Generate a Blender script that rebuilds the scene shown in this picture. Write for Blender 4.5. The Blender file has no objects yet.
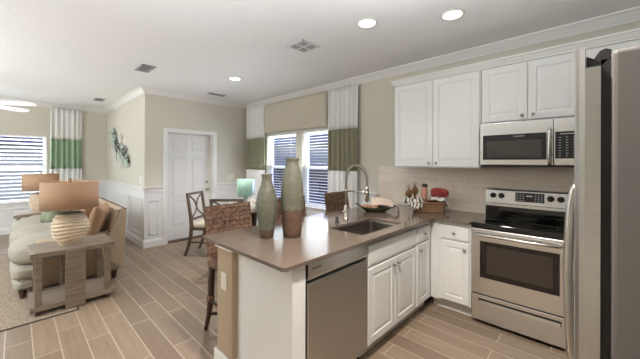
import bpy, bmesh, math, random
from mathutils import Matrix, Vector
random.seed(7)
SC = bpy.context.scene
COL = SC.collection
PI = math.pi

# ------------------------------------------------------------------ camera
cam_d = bpy.data.cameras.new('camera')
cam = bpy.data.objects.new('camera', cam_d)
COL.objects.link(cam)
cam_d.sensor_width = 36.0
cam_d.lens = 289.4 * 36.0 / 640.0
cam_d.shift_y = -17.0 / 640.0
cam_d.clip_start = 0.02
cam.matrix_world = (Matrix.Translation((0, 0, 1.461)) @ Matrix.Rotation(0.761, 4, 'Z')
                    @ Matrix.Rotation(PI / 2, 4, 'X') @ Matrix.Rotation(0.003, 4, 'Z'))
SC.camera = cam

# ------------------------------------------------------------------ world, exposure
w = bpy.data.worlds.new('world')
SC.world = w
w.use_nodes = True
wn = w.node_tree.nodes
bg = wn['Background']
bg.inputs['Color'].default_value = (0.74, 0.87, 1.0, 1)
bg.inputs['Strength'].default_value = 1.5
SC.view_settings.view_transform = 'Standard'
SC.view_settings.look = 'None'
SC.view_settings.gamma = 1.0
SC.view_settings.exposure = 0.02
SC.cycles.max_bounces = 10
SC.cycles.diffuse_bounces = 6
SC.cycles.glossy_bounces = 5
SC.cycles.transparent_max_bounces = 12
SC.cycles.sample_clamp_indirect = 6.0
SC.cycles.caustics_reflective = False
SC.cycles.caustics_refractive = False


def area_light(name, loc, rot, sx, sy, energy, color=(1, 1, 1)):
    d = bpy.data.lights.new(name, 'AREA')
    d.shape = 'RECTANGLE'
    d.size = sx
    d.size_y = sy
    d.energy = energy
    d.color = color
    o = bpy.data.objects.new(name, d)
    o.location = loc
    o.rotation_euler = rot
    COL.objects.link(o)
    return o


# fill light added at an unseen rear opening, unseen up-lights added to brighten
# the room off the ceiling, and daylight at the seen windows
area_light('added_fill_living', (-6.4, -3.45, 1.2), (PI / 2 + 0.3, 0, 0), 3.0, 2.2, 26, (.95, .98, 1))
area_light('added_bounce_kitchen', (-0.35, 1.05, 2.1), (PI, 0, 0), 1.3, 1.3, 30, (.93, .965, 1))
area_light('added_bounce_living', (-4.6, -2.5, 1.8), (PI, 0, 0), 3.0, 1.4, 190, (.93, .965, 1))
area_light('added_bounce_middle', (-1.7, 0.35, 1.55), (PI, 0, 0), 1.3, 1.3, 11, (.93, .965, 1))
area_light('daylight_window_dining', (-3.87, 3.86, 1.1), (-PI / 2 - .55, 0, 0), 2.0, 1.2, 210, (0.9, 0.96, 1))
area_light('daylight_window_living', (-8.85, -0.1, 1.35), (0, -PI / 2, 0), 1.4, 1.1, 45, (0.95, 0.98, 1))


# ------------------------------------------------------------------ materials
def lin(c):
    r = []
    for v in c:
        v = v / 255.0
        r.append(v / 12.92 if v <= 0.04045 else ((v + 0.055) / 1.055) ** 2.4)
    return (r[0], r[1], r[2], 1.0)


def mat(name, col, rough=0.5, metal=0.0, col2=None, scale=20.0, stretch=(1, 1, 1), bump=0.0, bscale=None,
        emit=None, estr=0.0, coat=0.0, spec=None, detail=4.0):
    m = bpy.data.materials.new(name)
    m.use_nodes = True
    nt = m.node_tree
    b = nt.nodes['Principled BSDF']
    b.inputs['Base Color'].default_value = lin(col)
    b.inputs['Roughness'].default_value = rough
    b.inputs['Metallic'].default_value = metal
    if spec is not None:
        b.inputs['Specular IOR Level'].default_value = spec
    if coat:
        b.inputs['Coat Weight'].default_value = coat
        b.inputs['Coat Roughness'].default_value = 0.08
    if emit:
        b.inputs['Emission Color'].default_value = lin(emit)
        b.inputs['Emission Strength'].default_value = estr
    if col2 or bump:
        tc = nt.nodes.new('ShaderNodeTexCoord')
        mp = nt.nodes.new('ShaderNodeMapping')
        mp.inputs['Scale'].default_value = stretch
        nt.links.new(tc.outputs['Object'], mp.inputs['Vector'])
        nz = nt.nodes.new('ShaderNodeTexNoise')
        nz.inputs['Scale'].default_value = scale
        nz.inputs['Detail'].default_value = detail
        nt.links.new(mp.outputs['Vector'], nz.inputs['Vector'])
        if col2:
            rp = nt.nodes.new('ShaderNodeValToRGB')
            rp.color_ramp.elements[0].position = 0.32
            rp.color_ramp.elements[1].position = 0.68
            rp.color_ramp.elements[0].color = lin(col)
            rp.color_ramp.elements[1].color = lin(col2)
            nt.links.new(nz.outputs['Fac'], rp.inputs['Fac'])
            nt.links.new(rp.outputs['Color'], b.inputs['Base Color'])
        if bump:
            n2 = nt.nodes.new('ShaderNodeTexNoise')
            n2.inputs['Scale'].default_value = bscale or scale
            n2.inputs['Detail'].default_value = 3
            nt.links.new(mp.outputs['Vector'], n2.inputs['Vector'])
            bp = nt.nodes.new('ShaderNodeBump')
            bp.inputs['Strength'].default_value = bump
            bp.inputs['Distance'].default_value = 0.01
            nt.links.new(n2.outputs['Fac'], bp.inputs['Height'])
            nt.links.new(bp.outputs['Normal'], b.inputs['Normal'])
    return m


def brick_mat(name, c1, c2, mortar, bw, rh, ms, off, rough, plane='XY', noise_stretch=(1, 8, 1), nscale=3.0, namt=0.35,
              bump=0.25, ncol=(90, 80, 70), shift=(0, 0, 0), spec=0.5):
    m = bpy.data.materials.new(name)
    m.use_nodes = True
    nt = m.node_tree
    b = nt.nodes['Principled BSDF']
    b.inputs['Roughness'].default_value = rough
    b.inputs['Specular IOR Level'].default_value = spec
    tc = nt.nodes.new('ShaderNodeTexCoord')
    mp = nt.nodes.new('ShaderNodeMapping')
    mp.inputs['Location'].default_value = shift
    if plane == 'XZ':
        mp.inputs['Rotation'].default_value = (-PI / 2, 0, 0)
    nt.links.new(tc.outputs['Object'], mp.inputs['Vector'])
    br = nt.nodes.new('ShaderNodeTexBrick')
    br.offset = off
    br.offset_frequency = 2
    br.inputs['Scale'].default_value = 1.0
    br.inputs['Brick Width'].default_value = bw
    br.inputs['Row Height'].default_value = rh
    br.inputs['Mortar Size'].default_value = ms
    br.inputs['Mortar Smooth'].default_value = 0.15
    br.inputs['Bias'].default_value = 0.0
    br.inputs['Color1'].default_value = lin(c1)
    br.inputs['Color2'].default_value = lin(c2)
    br.inputs['Mortar'].default_value = lin(mortar)
    nt.links.new(mp.outputs['Vector'], br.inputs['Vector'])
    mp2 = nt.nodes.new('ShaderNodeMapping')
    mp2.inputs['Scale'].default_value = noise_stretch
    nt.links.new(mp.outputs['Vector'], mp2.inputs['Vector'])
    nz = nt.nodes.new('ShaderNodeTexNoise')
    nz.inputs['Scale'].default_value = nscale
    nz.inputs['Detail'].default_value = 6
    nz.inputs['Roughness'].default_value = 0.65
    nt.links.new(mp2.outputs['Vector'], nz.inputs['Vector'])
    rp = nt.nodes.new('ShaderNodeValToRGB')
    rp.color_ramp.elements[0].position = 0.35
    rp.color_ramp.elements[1].position = 0.7
    rp.color_ramp.elements[0].color = (0, 0, 0, 1)
    rp.color_ramp.elements[1].color = (namt, namt, namt, 1)
    nt.links.new(nz.outputs['Fac'], rp.inputs['Fac'])
    mul = nt.nodes.new('ShaderNodeMath')
    mul.operation = 'MULTIPLY'
    inv = nt.nodes.new('ShaderNodeMath')
    inv.operation = 'SUBTRACT'
    inv.inputs[0].default_value = 1.0
    nt.links.new(br.outputs['Fac'], inv.inputs[1])
    nt.links.new(rp.outputs['Color'], mul.inputs[0])
    nt.links.new(inv.outputs[0], mul.inputs[1])
    mx = nt.nodes.new('ShaderNodeMixRGB')
    mx.inputs['Color2'].default_value = lin(ncol)
    nt.links.new(mul.outputs[0], mx.inputs['Fac'])
    nt.links.new(br.outputs['Color'], mx.inputs['Color1'])
    nt.links.new(mx.outputs['Color'], b.inputs['Base Color'])
    if bump:
        bp = nt.nodes.new('ShaderNodeBump')
        bp.inputs['Strength'].default_value = bump
        bp.inputs['Distance'].default_value = 0.002
        bp.invert = True
        nt.links.new(br.outputs['Fac'], bp.inputs['Height'])
        nt.links.new(bp.outputs['Normal'], b.inputs['Normal'])
    return m


def stripe_mat(name, c1, c2, axis, freq, duty=0.5, rough=0.8, distort=0.0):
    """hard stripes across one object axis"""
    m = bpy.data.materials.new(name)
    m.use_nodes = True
    nt = m.node_tree
    b = nt.nodes['Principled BSDF']
    b.inputs['Roughness'].default_value = rough
    tc = nt.nodes.new('ShaderNodeTexCoord')
    wv = nt.nodes.new('ShaderNodeTexWave')
    wv.bands_direction = axis
    wv.inputs['Scale'].default_value = freq
    wv.inputs['Distortion'].default_value = distort
    wv.inputs['Detail Scale'].default_value = 3.0
    nt.links.new(tc.outputs['Object'], wv.inputs['Vector'])
    rp = nt.nodes.new('ShaderNodeValToRGB')
    rp.color_ramp.interpolation = 'CONSTANT'
    rp.color_ramp.elements[0].color = lin(c1)
    rp.color_ramp.elements[1].position = duty
    rp.color_ramp.elements[1].color = lin(c2)
    nt.links.new(wv.outputs['Fac'], rp.inputs['Fac'])
    nt.links.new(rp.outputs['Color'], b.inputs['Base Color'])
    return m


def band_mat(name, low, low2, high, high2, z, rough=0.45):
    """glaze above a wavy line at object height z, bare clay below"""
    m = bpy.data.materials.new(name)
    m.use_nodes = True
    nt = m.node_tree
    b = nt.nodes['Principled BSDF']
    tc = nt.nodes.new('ShaderNodeTexCoord')
    sx = nt.nodes.new('ShaderNodeSeparateXYZ')
    nt.links.new(tc.outputs['Object'], sx.inputs['Vector'])
    nz = nt.nodes.new('ShaderNodeTexNoise')
    nz.inputs['Scale'].default_value = 28
    nz.inputs['Detail'].default_value = 6
    nt.links.new(tc.outputs['Object'], nz.inputs['Vector'])

    def ramp(a, c):
        rp = nt.nodes.new('ShaderNodeValToRGB')
        rp.color_ramp.elements[0].position = 0.3
        rp.color_ramp.elements[1].position = 0.7
        rp.color_ramp.elements[0].color = lin(a)
        rp.color_ramp.elements[1].color = lin(c)
        nt.links.new(nz.outputs['Fac'], rp.inputs['Fac'])
        return rp
    r1, r2 = ramp(low, low2), ramp(high, high2)
    ad = nt.nodes.new('ShaderNodeMath')
    ad.operation = 'MULTIPLY_ADD'
    ad.inputs[1].default_value = 0.02
    nt.links.new(nz.outputs['Fac'], ad.inputs[0])
    nt.links.new(sx.outputs['Z'], ad.inputs[2])
    gt = nt.nodes.new('ShaderNodeMath')
    gt.operation = 'GREATER_THAN'
    gt.inputs[1].default_value = z + 0.01
    nt.links.new(ad.outputs[0], gt.inputs[0])
    mx = nt.nodes.new('ShaderNodeMixRGB')
    nt.links.new(gt.outputs[0], mx.inputs['Fac'])
    nt.links.new(r1.outputs['Color'], mx.inputs['Color1'])
    nt.links.new(r2.outputs['Color'], mx.inputs['Color2'])
    nt.links.new(mx.outputs['Color'], b.inputs['Base Color'])
    rr = nt.nodes.new('ShaderNodeMapRange')
    rr.inputs['To Min'].default_value = 0.75
    rr.inputs['To Max'].default_value = rough
    nt.links.new(gt.outputs[0], rr.inputs['Value'])
    nt.links.new(rr.outputs['Result'], b.inputs['Roughness'])
    bp = nt.nodes.new('ShaderNodeBump')
    bp.inputs['Strength'].default_value = 0.25
    bp.inputs['Distance'].default_value = 0.004
    nt.links.new(nz.outputs['Fac'], bp.inputs['Height'])
    nt.links.new(bp.outputs['Normal'], b.inputs['Normal'])
    return m


def glass_mat(name, tint=(255, 255, 255), refl=0.08):
    m = bpy.data.materials.new(name)
    m.use_nodes = True
    nt = m.node_tree
    nt.nodes.remove(nt.nodes['Principled BSDF'])
    out = nt.nodes['Material Output']
    t = nt.nodes.new('ShaderNodeBsdfTransparent')
    t.inputs['Color'].default_value = lin(tint)
    g = nt.nodes.new('ShaderNodeBsdfGlossy')
    g.inputs['Roughness'].default_value = 0.02
    mx = nt.nodes.new('ShaderNodeMixShader')
    mx.inputs['Fac'].default_value = refl
    nt.links.new(t.outputs[0], mx.inputs[1])
    nt.links.new(g.outputs[0], mx.inputs[2])
    nt.links.new(mx.outputs[0], out.inputs['Surface'])
    return m


def shade_mat(name, col, trans=0.35):
    m = bpy.data.materials.new(name)
    m.use_nodes = True
    nt = m.node_tree
    b = nt.nodes['Principled BSDF']
    b.inputs['Base Color'].default_value = lin(col)
    b.inputs['Roughness'].default_value = 0.85
    out = nt.nodes['Material Output']
    t = nt.nodes.new('ShaderNodeBsdfTranslucent')
    t.inputs['Color'].default_value = lin(col)
    mx = nt.nodes.new('ShaderNodeMixShader')
    mx.inputs['Fac'].default_value = trans
    nt.links.new(b.outputs[0], mx.inputs[1])
    nt.links.new(t.outputs[0], mx.inputs[2])
    nt.links.new(mx.outputs[0], out.inputs['Surface'])
    return m


M = {}
M['wall'] = mat('taupe_wall_paint', (210, 206, 194), 0.85, col2=(208, 204, 192), scale=3)
M['shaded_wall'] = mat('shaded_taupe_wall_paint', (182, 163, 139), 0.85, col2=(179, 160, 136), scale=3)  # taupe wall with the shade of its low end mixed into the colour
M['white'] = mat('white_trim_paint', (232, 231, 229), 0.4)
M['wains'] = mat('white_wainscot_paint', (230, 230, 229), 0.5)
M['ceiling'] = mat('ceiling_paint', (240, 241, 242), 0.9, bump=0.25, bscale=45)
M['cab'] = mat('white_cabinet_lacquer', (232, 233, 232), 0.38)
M['floor'] = brick_mat('wood_look_floor_tile', (160, 140, 120), (134, 116, 99), (190, 177, 158), 0.92, 0.154, 0.0035, 0.36,
                       0.42, noise_stretch=(0.7, 9, 1), nscale=3.0, namt=0.55, ncol=(118, 100, 84), shift=(0.25, 0.06, 0))
M['tile'] = brick_mat('backsplash_tile', (240, 228, 212), (229, 215, 198), (244, 236, 225), 0.305, 0.0762, 0.0016, 0.5, 0.25,
                      plane='XZ', noise_stretch=(1, 10, 1), nscale=4, namt=0.4, ncol=(208, 194, 178))
M['stone'] = mat('taupe_quartz', (105, 92, 83), 0.13, col2=(116, 102, 92), scale=260, detail=2, spec=0.6)
M['steel'] = mat('brushed_steel', (203, 202, 200), 0.30, 1.0, col2=(194, 193, 191), scale=8, stretch=(1, 1, 60))
M['steelh'] = mat('brushed_steel_horizontal', (231, 230, 229), 0.27, 1.0, col2=(222, 221, 220), scale=8, stretch=(0.3, 1, 60))
M['steel_dw'] = mat('brushed_steel_dishwasher', (190, 187, 183), 0.34, 1.0, col2=(182, 179, 175), scale=8, stretch=(1, 0.3, 60))
M['steel_handle'] = mat('polished_steel', (200, 197, 192), 0.2, 1.0)
M['fridge_side'] = mat('grey_fridge_enamel', (103, 99, 97), 0.45)
M['sinkm'] = mat('sink_steel', (150, 144, 138), 0.32, 1.0)
M['nickel'] = mat('brushed_nickel', (176, 170, 160), 0.28, 1.0)
M['black'] = mat('black_plastic', (22, 21, 21), 0.4)
M['blackglass'] = mat('black_ceramic_glass', (10, 10, 11), 0.06, coat=0.4)
M['ovenwin'] = mat('oven_window_glass', (58, 52, 47), 0.08)
M['mwwin'] = mat('microwave_window_mesh', (74, 70, 66), 0.15)
M['gasket'] = mat('dark_gasket', (30, 29, 29), 0.6)
M['button'] = mat('pale_print', (196, 196, 194), 0.5)
M['burner'] = mat('burner_ring_print', (66, 64, 63), 0.25)
M['glass'] = glass_mat('window_glass')
M['valance'] = mat('taupe_valance_linen', (196, 188, 172), 0.9, bump=.15, bscale=200)
M['screen'] = glass_mat('grey_insect_screen', (150, 152, 168), 0.02)
M['blind'] = mat('white_blind_slat', (236, 238, 240), 0.45)
M['vinyl'] = mat('white_vinyl_frame', (238, 240, 242), 0.4)
M['cloth_white'] = shade_mat('white_curtain_linen', (246, 246, 245), 0.12)
M['cloth_green'] = shade_mat('sage_green_curtain_linen', (172, 196, 168), 0.15)
M['cloth_olive'] = shade_mat('grey_sage_curtain_linen', (158, 156, 134), 0.1)
M['lens'] = mat('lit_led_lens', (255, 250, 240), 0.5, emit=(255, 244, 226), estr=9)
M['ventdark'] = mat('vent_shadow_grey', (105, 105, 105), 0.7)
M['ventw'] = mat('vent_white_enamel', (225, 225, 225), 0.5)
M['vent_grey'] = mat('vent_grey_enamel', (165, 165, 165), 0.5)
M['plate'] = mat('almond_switch_plate', (228, 222, 208), 0.4)
M['plate_w'] = mat('white_switch_plate', (240, 240, 238), 0.4)
M['drywood'] = mat('grey_oak', (146, 130, 114), 0.6, col2=(120, 105, 91), scale=6, stretch=(1, 1, 8), bump=0.15)
M['drywood_h'] = mat('grey_oak_horizontal', (152, 138, 123), 0.6, col2=(124, 110, 97), scale=6, stretch=(8, 1, 8), bump=0.15)
M['chairwood'] = mat('weathered_chair_wood', (112, 94, 76), 0.55, col2=(88, 73, 58), scale=9, stretch=(1, 1, 5))
M['darkwood'] = mat('dark_turned_wood', (62, 47, 38), 0.5, col2=(84, 64, 50), scale=20)
M['seatfab'] = mat('cream_seat_fabric', (214, 204, 187), 0.9, bump=0.2, bscale=300)
M['linen'] = mat('oatmeal_sofa_linen', (172, 167, 155), 0.92, col2=(160, 155, 143), scale=60, bump=0.2, bscale=250)
M['tan'] = mat('tan_sofa_linen', (190, 170, 146), 0.92, col2=(178, 159, 136), scale=60, bump=0.2, bscale=250)
M['tanpillow'] = mat('tan_pillow_velvet', (172, 141, 110), 0.9, col2=(158, 128, 98), scale=40)
M['greenpillow'] = mat('sage_pillow_velvet', (138, 146, 122), 0.9, col2=(120, 130, 106), scale=40)
M['pipe'] = mat('dark_piping', (92, 76, 62), 0.8)
M['brass'] = mat('antique_brass', (112, 84, 50), 0.4, 1.0)
M['rug'] = mat('beige_woven_rug', (178, 162, 142), 0.95, col2=(132, 116, 100), scale=55, bump=0.6, bscale=90)
M['rugedge'] = mat('dark_rug_binding', (74, 66, 58), 0.9)
M['lampshade'] = shade_mat('tan_linen_shade', (196, 168, 142), 0.3)
M['lampbase'] = mat('ribbed_cream_ceramic', (226, 208, 184), 0.55, col2=(206, 186, 160), scale=12, stretch=(1, 1, 4))
M['bulb'] = mat('lit_bulb', (255, 230, 190), 0.5, emit=(255, 214, 160), estr=12)
M['artgreen'] = mat('verdigris_metal', (84, 98, 86), 0.5, 0.3, col2=(52, 58, 50), scale=30)
M['artpale'] = mat('pale_verdigris_metal', (180, 200, 188), 0.5, 0.2, col2=(150, 170, 156), scale=30)
M['teal'] = mat('mottled_teal_glass', (158, 214, 196), 0.2, col2=(200, 232, 214), scale=14, coat=0.4)
M['clear'] = glass_mat('clear_glass', (226, 240, 236), 0.2)
M['candle'] = mat('ivory_wax', (240, 234, 220), 0.5)
M['napkin'] = mat('white_napkin', (232, 228, 220), 0.9)
M['tabletop'] = mat('dark_dining_wood', (86, 70, 58), 0.35, col2=(72, 58, 48), scale=6, stretch=(1, 8, 1))
M['dish'] = mat('dark_green_stoneware', (60, 66, 54), 0.22, col2=(78, 84, 70), scale=20)
M['food'] = mat('brown_bread_crust', (146, 104, 78), 0.8, col2=(196, 160, 132), scale=45)
M['striped'] = stripe_mat('blush_striped_linen', (240, 222, 208), (218, 192, 176), 'X', 14, 0.6)
M['zebra'] = stripe_mat('black_and_white_towel', (226, 220, 208), (84, 80, 76), 'X', 8, 0.6, distort=6.0)
M['red'] = mat('dusty_red_cloth', (170, 74, 72), 0.85, col2=(140, 52, 54), scale=30)
M['pink'] = mat('pink_ceramic', (214, 160, 138), 0.4, col2=(196, 138, 118), scale=20)
M['dried'] = mat('dried_pinecone', (168, 128, 88), 0.8, col2=(112, 86, 58), scale=40)
M['basket'] = mat('basket_wicker', (178, 138, 104), 0.7, col2=(128, 94, 66), scale=50, stretch=(1, 1, 4), bump=0.8, bscale=80)
M['vase_a'] = band_mat('vase_glaze_small', (88, 70, 57), (112, 91, 74), (86, 89, 77), (108, 106, 93), 0.06)
M['vase_b'] = band_mat('vase_glaze_tall', (84, 62, 50), (110, 85, 69), (90, 93, 80), (114, 111, 97), 0.20)
M['outwall'] = mat('neighbour_siding', (132, 142, 184), 0.8, col2=(122, 132, 174), scale=3, stretch=(1, 1, 20))
M['outpale'] = mat('pale_siding', (206, 208, 220), 0.8, col2=(196, 198, 212), scale=3, stretch=(1, 1, 20))
M['outroof'] = mat('neighbour_roof', (44, 62, 132), 0.8, col2=(52, 72, 146), scale=30)
M['grass'] = mat('lawn', (96, 108, 104), 0.95, col2=(80, 92, 90), scale=40)
M['threshold'] = mat('dark_threshold', (88, 70, 56), 0.5)


def wicker_mat():
    m = bpy.data.materials.new('woven_banana_leaf')
    m.use_nodes = True
    nt = m.node_tree
    b = nt.nodes['Principled BSDF']
    b.inputs['Roughness'].default_value = 0.65
    tc = nt.nodes.new('ShaderNodeTexCoord')
    nz = nt.nodes.new('ShaderNodeTexNoise')
    nz.inputs['Scale'].default_value = 34
    nz.inputs['Detail'].default_value = 5
    nt.links.new(tc.outputs['Object'], nz.inputs['Vector'])
    rp = nt.nodes.new('ShaderNodeValToRGB')
    rp.color_ramp.elements[0].position = 0.3
    rp.color_ramp.elements[0].color = lin((66, 47, 37))
    rp.color_ramp.elements[1].position = 0.72
    rp.color_ramp.elements[1].color = lin((146, 112, 91))
    nt.links.new(nz.outputs['Fac'], rp.inputs['Fac'])
    nt.links.new(rp.outputs['Color'], b.inputs['Base Color'])
    return m


M['wicker'] = wicker_mat()


# ------------------------------------------------------------------ mesh helpers
OFF = {}


class MB:
    def __init__(self):
        self.bm = bmesh.new()
        self.mi = 0

    def _tag(self, faces, smooth=False):
        for f in faces:
            f.material_index = self.mi
            f.smooth = smooth

    def box(self, x0, x1, y0, y1, z0, z1, bev=0.0, seg=2, rot=None):
        if x1 < x0: x0, x1 = x1, x0
        if y1 < y0: y0, y1 = y1, y0
        if z1 < z0: z0, z1 = z1, z0
        t = bmesh.new()
        bmesh.ops.create_cube(t, size=1.0)
        for v in t.verts:
            v.co = Vector(((v.co.x + .5) * (x1 - x0) + x0, (v.co.y + .5) * (y1 - y0) + y0, (v.co.z + .5) * (z1 - z0) + z0))
        if bev:
            bev = min(bev, 0.49 * min(x1 - x0, y1 - y0, z1 - z0))
            bmesh.ops.bevel(t, geom=list(t.edges), offset=bev, segments=seg, profile=0.5, affect='EDGES', clamp_overlap=True)
        if rot is not None:
            t.transform(rot)
        self.merge(t, smooth=False)
        return self

    def merge(self, t, smooth=False):
        mp = {}
        for v in t.verts:
            mp[v] = self.bm.verts.new(v.co)
        for f in t.faces:
            try:
                nf = self.bm.faces.new([mp[v] for v in f.verts])
                nf.material_index = self.mi
                nf.smooth = smooth
            except ValueError:
                pass
        t.free()

    def ring_strip(self, rings, closed=True, caps=True, smooth=True, loop=False):
        vs = [[self.bm.verts.new(p) for p in r] for r in rings]
        fs = []
        n = len(vs[0])
        rr = list(range(len(vs) - 1))
        for i in rr:
            for j in range(n if closed else n - 1):
                k = (j + 1) % n
                fs.append(self.bm.faces.new((vs[i][j], vs[i][k], vs[i + 1][k], vs[i + 1][j])))
        if loop:
            for j in range(n if closed else n - 1):
                k = (j + 1) % n
                fs.append(self.bm.faces.new((vs[-1][j], vs[-1][k], vs[0][k], vs[0][j])))
        self._tag(fs, smooth)
        if caps and closed and not loop:
            c = [self.bm.faces.new(list(reversed(vs[0]))), self.bm.faces.new(vs[-1])]
            self._tag(c, False)
        return self

    def tube(self, pts, r, seg=10, caps=True, flat=1.0):
        pts = [Vector(p) for p in pts]
        rs = r if isinstance(r, (list, tuple)) else [r] * len(pts)
        rings = []
        up = None
        for i, p in enumerate(pts):
            a = pts[max(i - 1, 0)]
            b = pts[min(i + 1, len(pts) - 1)]
            d = (b - a).normalized()
            if up is None:
                up = Vector((0, 0, 1)) if abs(d.z) < 0.9 else Vector((0, 1, 0))
            s = d.cross(up).normalized()
            u = s.cross(d).normalized()
            up = u
            rings.append([p + (s * math.cos(2 * PI * k / seg) + u * math.sin(2 * PI * k / seg) * flat) * rs[i] for k in range(seg)])
        return self.ring_strip(rings, caps=caps)

    def bar(self, p, q, wx, wy, up=(0, 0, 1)):
        """square-section bar from p to q"""
        p, q = Vector(p), Vector(q)
        d = (q - p).normalized()
        u = Vector(up)
        if abs(d.dot(u)) > 0.98:
            u = Vector((1, 0, 0))
        s = d.cross(u).normalized()
        t = s.cross(d).normalized()
        rings = [[c + s * a * wx / 2 + t * b * wy / 2 for a, b in ((-1, -1), (1, -1), (1, 1), (-1, 1))] for c in (p, q)]
        return self.ring_strip(rings, smooth=False)

    def lathe(self, prof, c=(0, 0, 0), seg=32, smooth=True, axis='Z', sx=1.0, sy=1.0):
        rings = []
        for r, z in prof:
            r = max(r, 1e-4)
            ring = []
            for k in range(seg):
                a = 2 * PI * k / seg
                x, y = r * math.cos(a) * sx, r * math.sin(a) * sy
                if axis == 'Z':
                    p = (x, y, z)
                elif axis == 'X':
                    p = (z, x, y)
                else:
                    p = (y, z, x)
                ring.append(Vector(p) + Vector(c))
            rings.append(ring)
        return self.ring_strip(rings, smooth=smooth)

    def prism(self, prof, axis, a, b):
        """2-D profile extruded along axis: X -> (y,z), Y -> (x,z), Z -> (x,y)"""
        def P(u, v, t):
            return Vector((t, u, v)) if axis == 'X' else Vector((u, t, v)) if axis == 'Y' else Vector((u, v, t))
        return self.ring_strip([[P(u, v, a) for u, v in prof], [P(u, v, b) for u, v in prof]], smooth=False)

    def soft(self, c, s, e=0.45, n=10, rot=None, pinch=0.0):
        """superellipsoid cushion: centre, half sizes, roundness"""
        t = bmesh.new()
        bmesh.ops.create_cube(t, size=2.0)
        bmesh.ops.subdivide_edges(t, edges=list(t.edges), cuts=n, use_grid_fill=True)
        for v in t.verts:
            x, y, z = v.co
            p = 2.0 / e
            l = (abs(x) ** p + abs(y) ** p + abs(z) ** p) ** (1 / p)
            x, y, z = x / l, y / l, z / l
            v.co = Vector((x * s[0], y * s[1], z * s[2]))
        M4 = Matrix.Translation(c) @ (rot if rot is not None else Matrix.Identity(4))
        t.transform(M4)
        self.merge(t, smooth=True)
        return self

    def pillow(self, c, wd, ht, th, rot=None, n=16):
        """throw pillow lying in its local XZ plane, thickness along Y"""
        def P(i, j, side):
            u, v = 2 * i / n - 1, 2 * j / n - 1
            d = (max(0, 1 - u ** 4) * max(0, 1 - v ** 4)) ** 0.55
            k = 1 - 0.07 * (1 - abs(u)) * abs(v) ** 3
            k2 = 1 - 0.07 * (1 - abs(v)) * abs(u) ** 3
            return Vector((u * wd / 2 * k2, side * th / 2 * d, v * ht / 2 * k))
        M4 = Matrix.Translation(c) @ (rot if rot is not None else Matrix.Identity(4))
        t = bmesh.new()
        g = {}
        for side in (1, -1):
            for i in range(n + 1):
                for j in range(n + 1):
                    if side == -1 and (i in (0, n) or j in (0, n)):
                        g[(side, i, j)] = g[(1, i, j)]
                    else:
                        g[(side, i, j)] = t.verts.new(M4 @ P(i, j, side))
            for i in range(n):
                for j in range(n):
                    q = [g[(side, i, j)], g[(side, i + 1, j)], g[(side, i + 1, j + 1)], g[(side, i, j + 1)]]
                    t.faces.new(q if side == -1 else list(reversed(q)))
        self.merge(t, smooth=True)
        return self

    def sheet(self, fn, nu, nv, th=0.004):
        """cloth: fn(u,v)->point, given thickness downward along local normals"""
        P = [[Vector(fn(i / nu, j / nv)) for j in range(nv + 1)] for i in range(nu + 1)]
        N = [[None] * (nv + 1) for _ in range(nu + 1)]
        for i in range(nu + 1):
            for j in range(nv + 1):
                a = P[min(i + 1, nu)][j] - P[max(i - 1, 0)][j]
                b = P[i][min(j + 1, nv)] - P[i][max(j - 1, 0)]
                N[i][j] = a.cross(b).normalized()
        A = [[self.bm.verts.new(P[i][j]) for j in range(nv + 1)] for i in range(nu + 1)]
        B = [[self.bm.verts.new(P[i][j] - N[i][j] * th) for j in range(nv + 1)] for i in range(nu + 1)]
        fs = []
        for i in range(nu):
            for j in range(nv):
                fs.append(self.bm.faces.new((A[i][j], A[i + 1][j], A[i + 1][j + 1], A[i][j + 1])))
                fs.append(self.bm.faces.new((B[i][j], B[i][j + 1], B[i + 1][j + 1], B[i + 1][j])))
        for i in range(nu):
            fs.append(self.bm.faces.new((A[i][0], B[i][0], B[i + 1][0], A[i + 1][0])))
            fs.append(self.bm.faces.new((A[i][nv], A[i + 1][nv], B[i + 1][nv], B[i][nv])))
        for j in range(nv):
            fs.append(self.bm.faces.new((A[0][j], A[0][j + 1], B[0][j + 1], B[0][j])))
            fs.append(self.bm.faces.new((A[nu][j], B[nu][j], B[nu][j + 1], A[nu][j + 1])))
        self._tag(fs, True)
        return self

    def panel(self, o, u, v, n, wd, ht, t=0.02, fr=0.055, raised=True):
        """cabinet door or drawer front with a bevelled, raised centre; o lower corner of its BACK, n outward"""
        o, u, v, n = Vector(o), Vector(u), Vector(v), Vector(n)

        def ring(ins, d):
            return [o + u * a + v * b + n * d for a, b in ((ins, ins), (wd - ins, ins), (wd - ins, ht - ins), (ins, ht - ins))]
        rr = [ring(0, 0), ring(0, t - .003), ring(.003, t)]
        if raised:
            rr += [ring(fr, t), ring(fr + .006, t - .006), ring(fr + .011, t - .006), ring(fr + .036, t - .0015)]
        else:
            rr += [ring(.018, t + .002)]
        self.ring_strip(rr, smooth=False)
        return self

    def build(self, name, m, parent=None, origin=None):
        me = bpy.data.meshes.new(name)
        off = Vector((0, 0, 0))
        if parent is not None:
            off = OFF.get(parent.name, Vector((0, 0, 0)))
        elif origin is not None:
            off = Vector(origin)
        for vtx in self.bm.verts:
            vtx.co -= off
        bmesh.ops.recalc_face_normals(self.bm, faces=list(self.bm.faces))
        self.bm.to_mesh(me)
        self.bm.free()
        for mm in (m if isinstance(m, (list, tuple)) else [m]):
            me.materials.append(mm)
        o = bpy.data.objects.new(name, me)
        COL.objects.link(o)
        if parent is not None:
            o.parent = parent
        elif origin is not None:
            o.location = origin
        OFF[o.name] = off.copy()
        return o


def tag(o, label=None, cat=None, group=None, kind=None):
    if label: o['label'] = label
    if cat: o['category'] = cat
    if group: o['group'] = group
    if kind: o['kind'] = kind
    return o


def thing(name, label, cat, loc=(0, 0, 0), group=None):
    o = bpy.data.objects.new(name, None)
    o.empty_display_size = 0.05
    COL.objects.link(o)
    o.location = loc
    OFF[o.name] = Vector(loc)
    return tag(o, label, cat, group)


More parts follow.
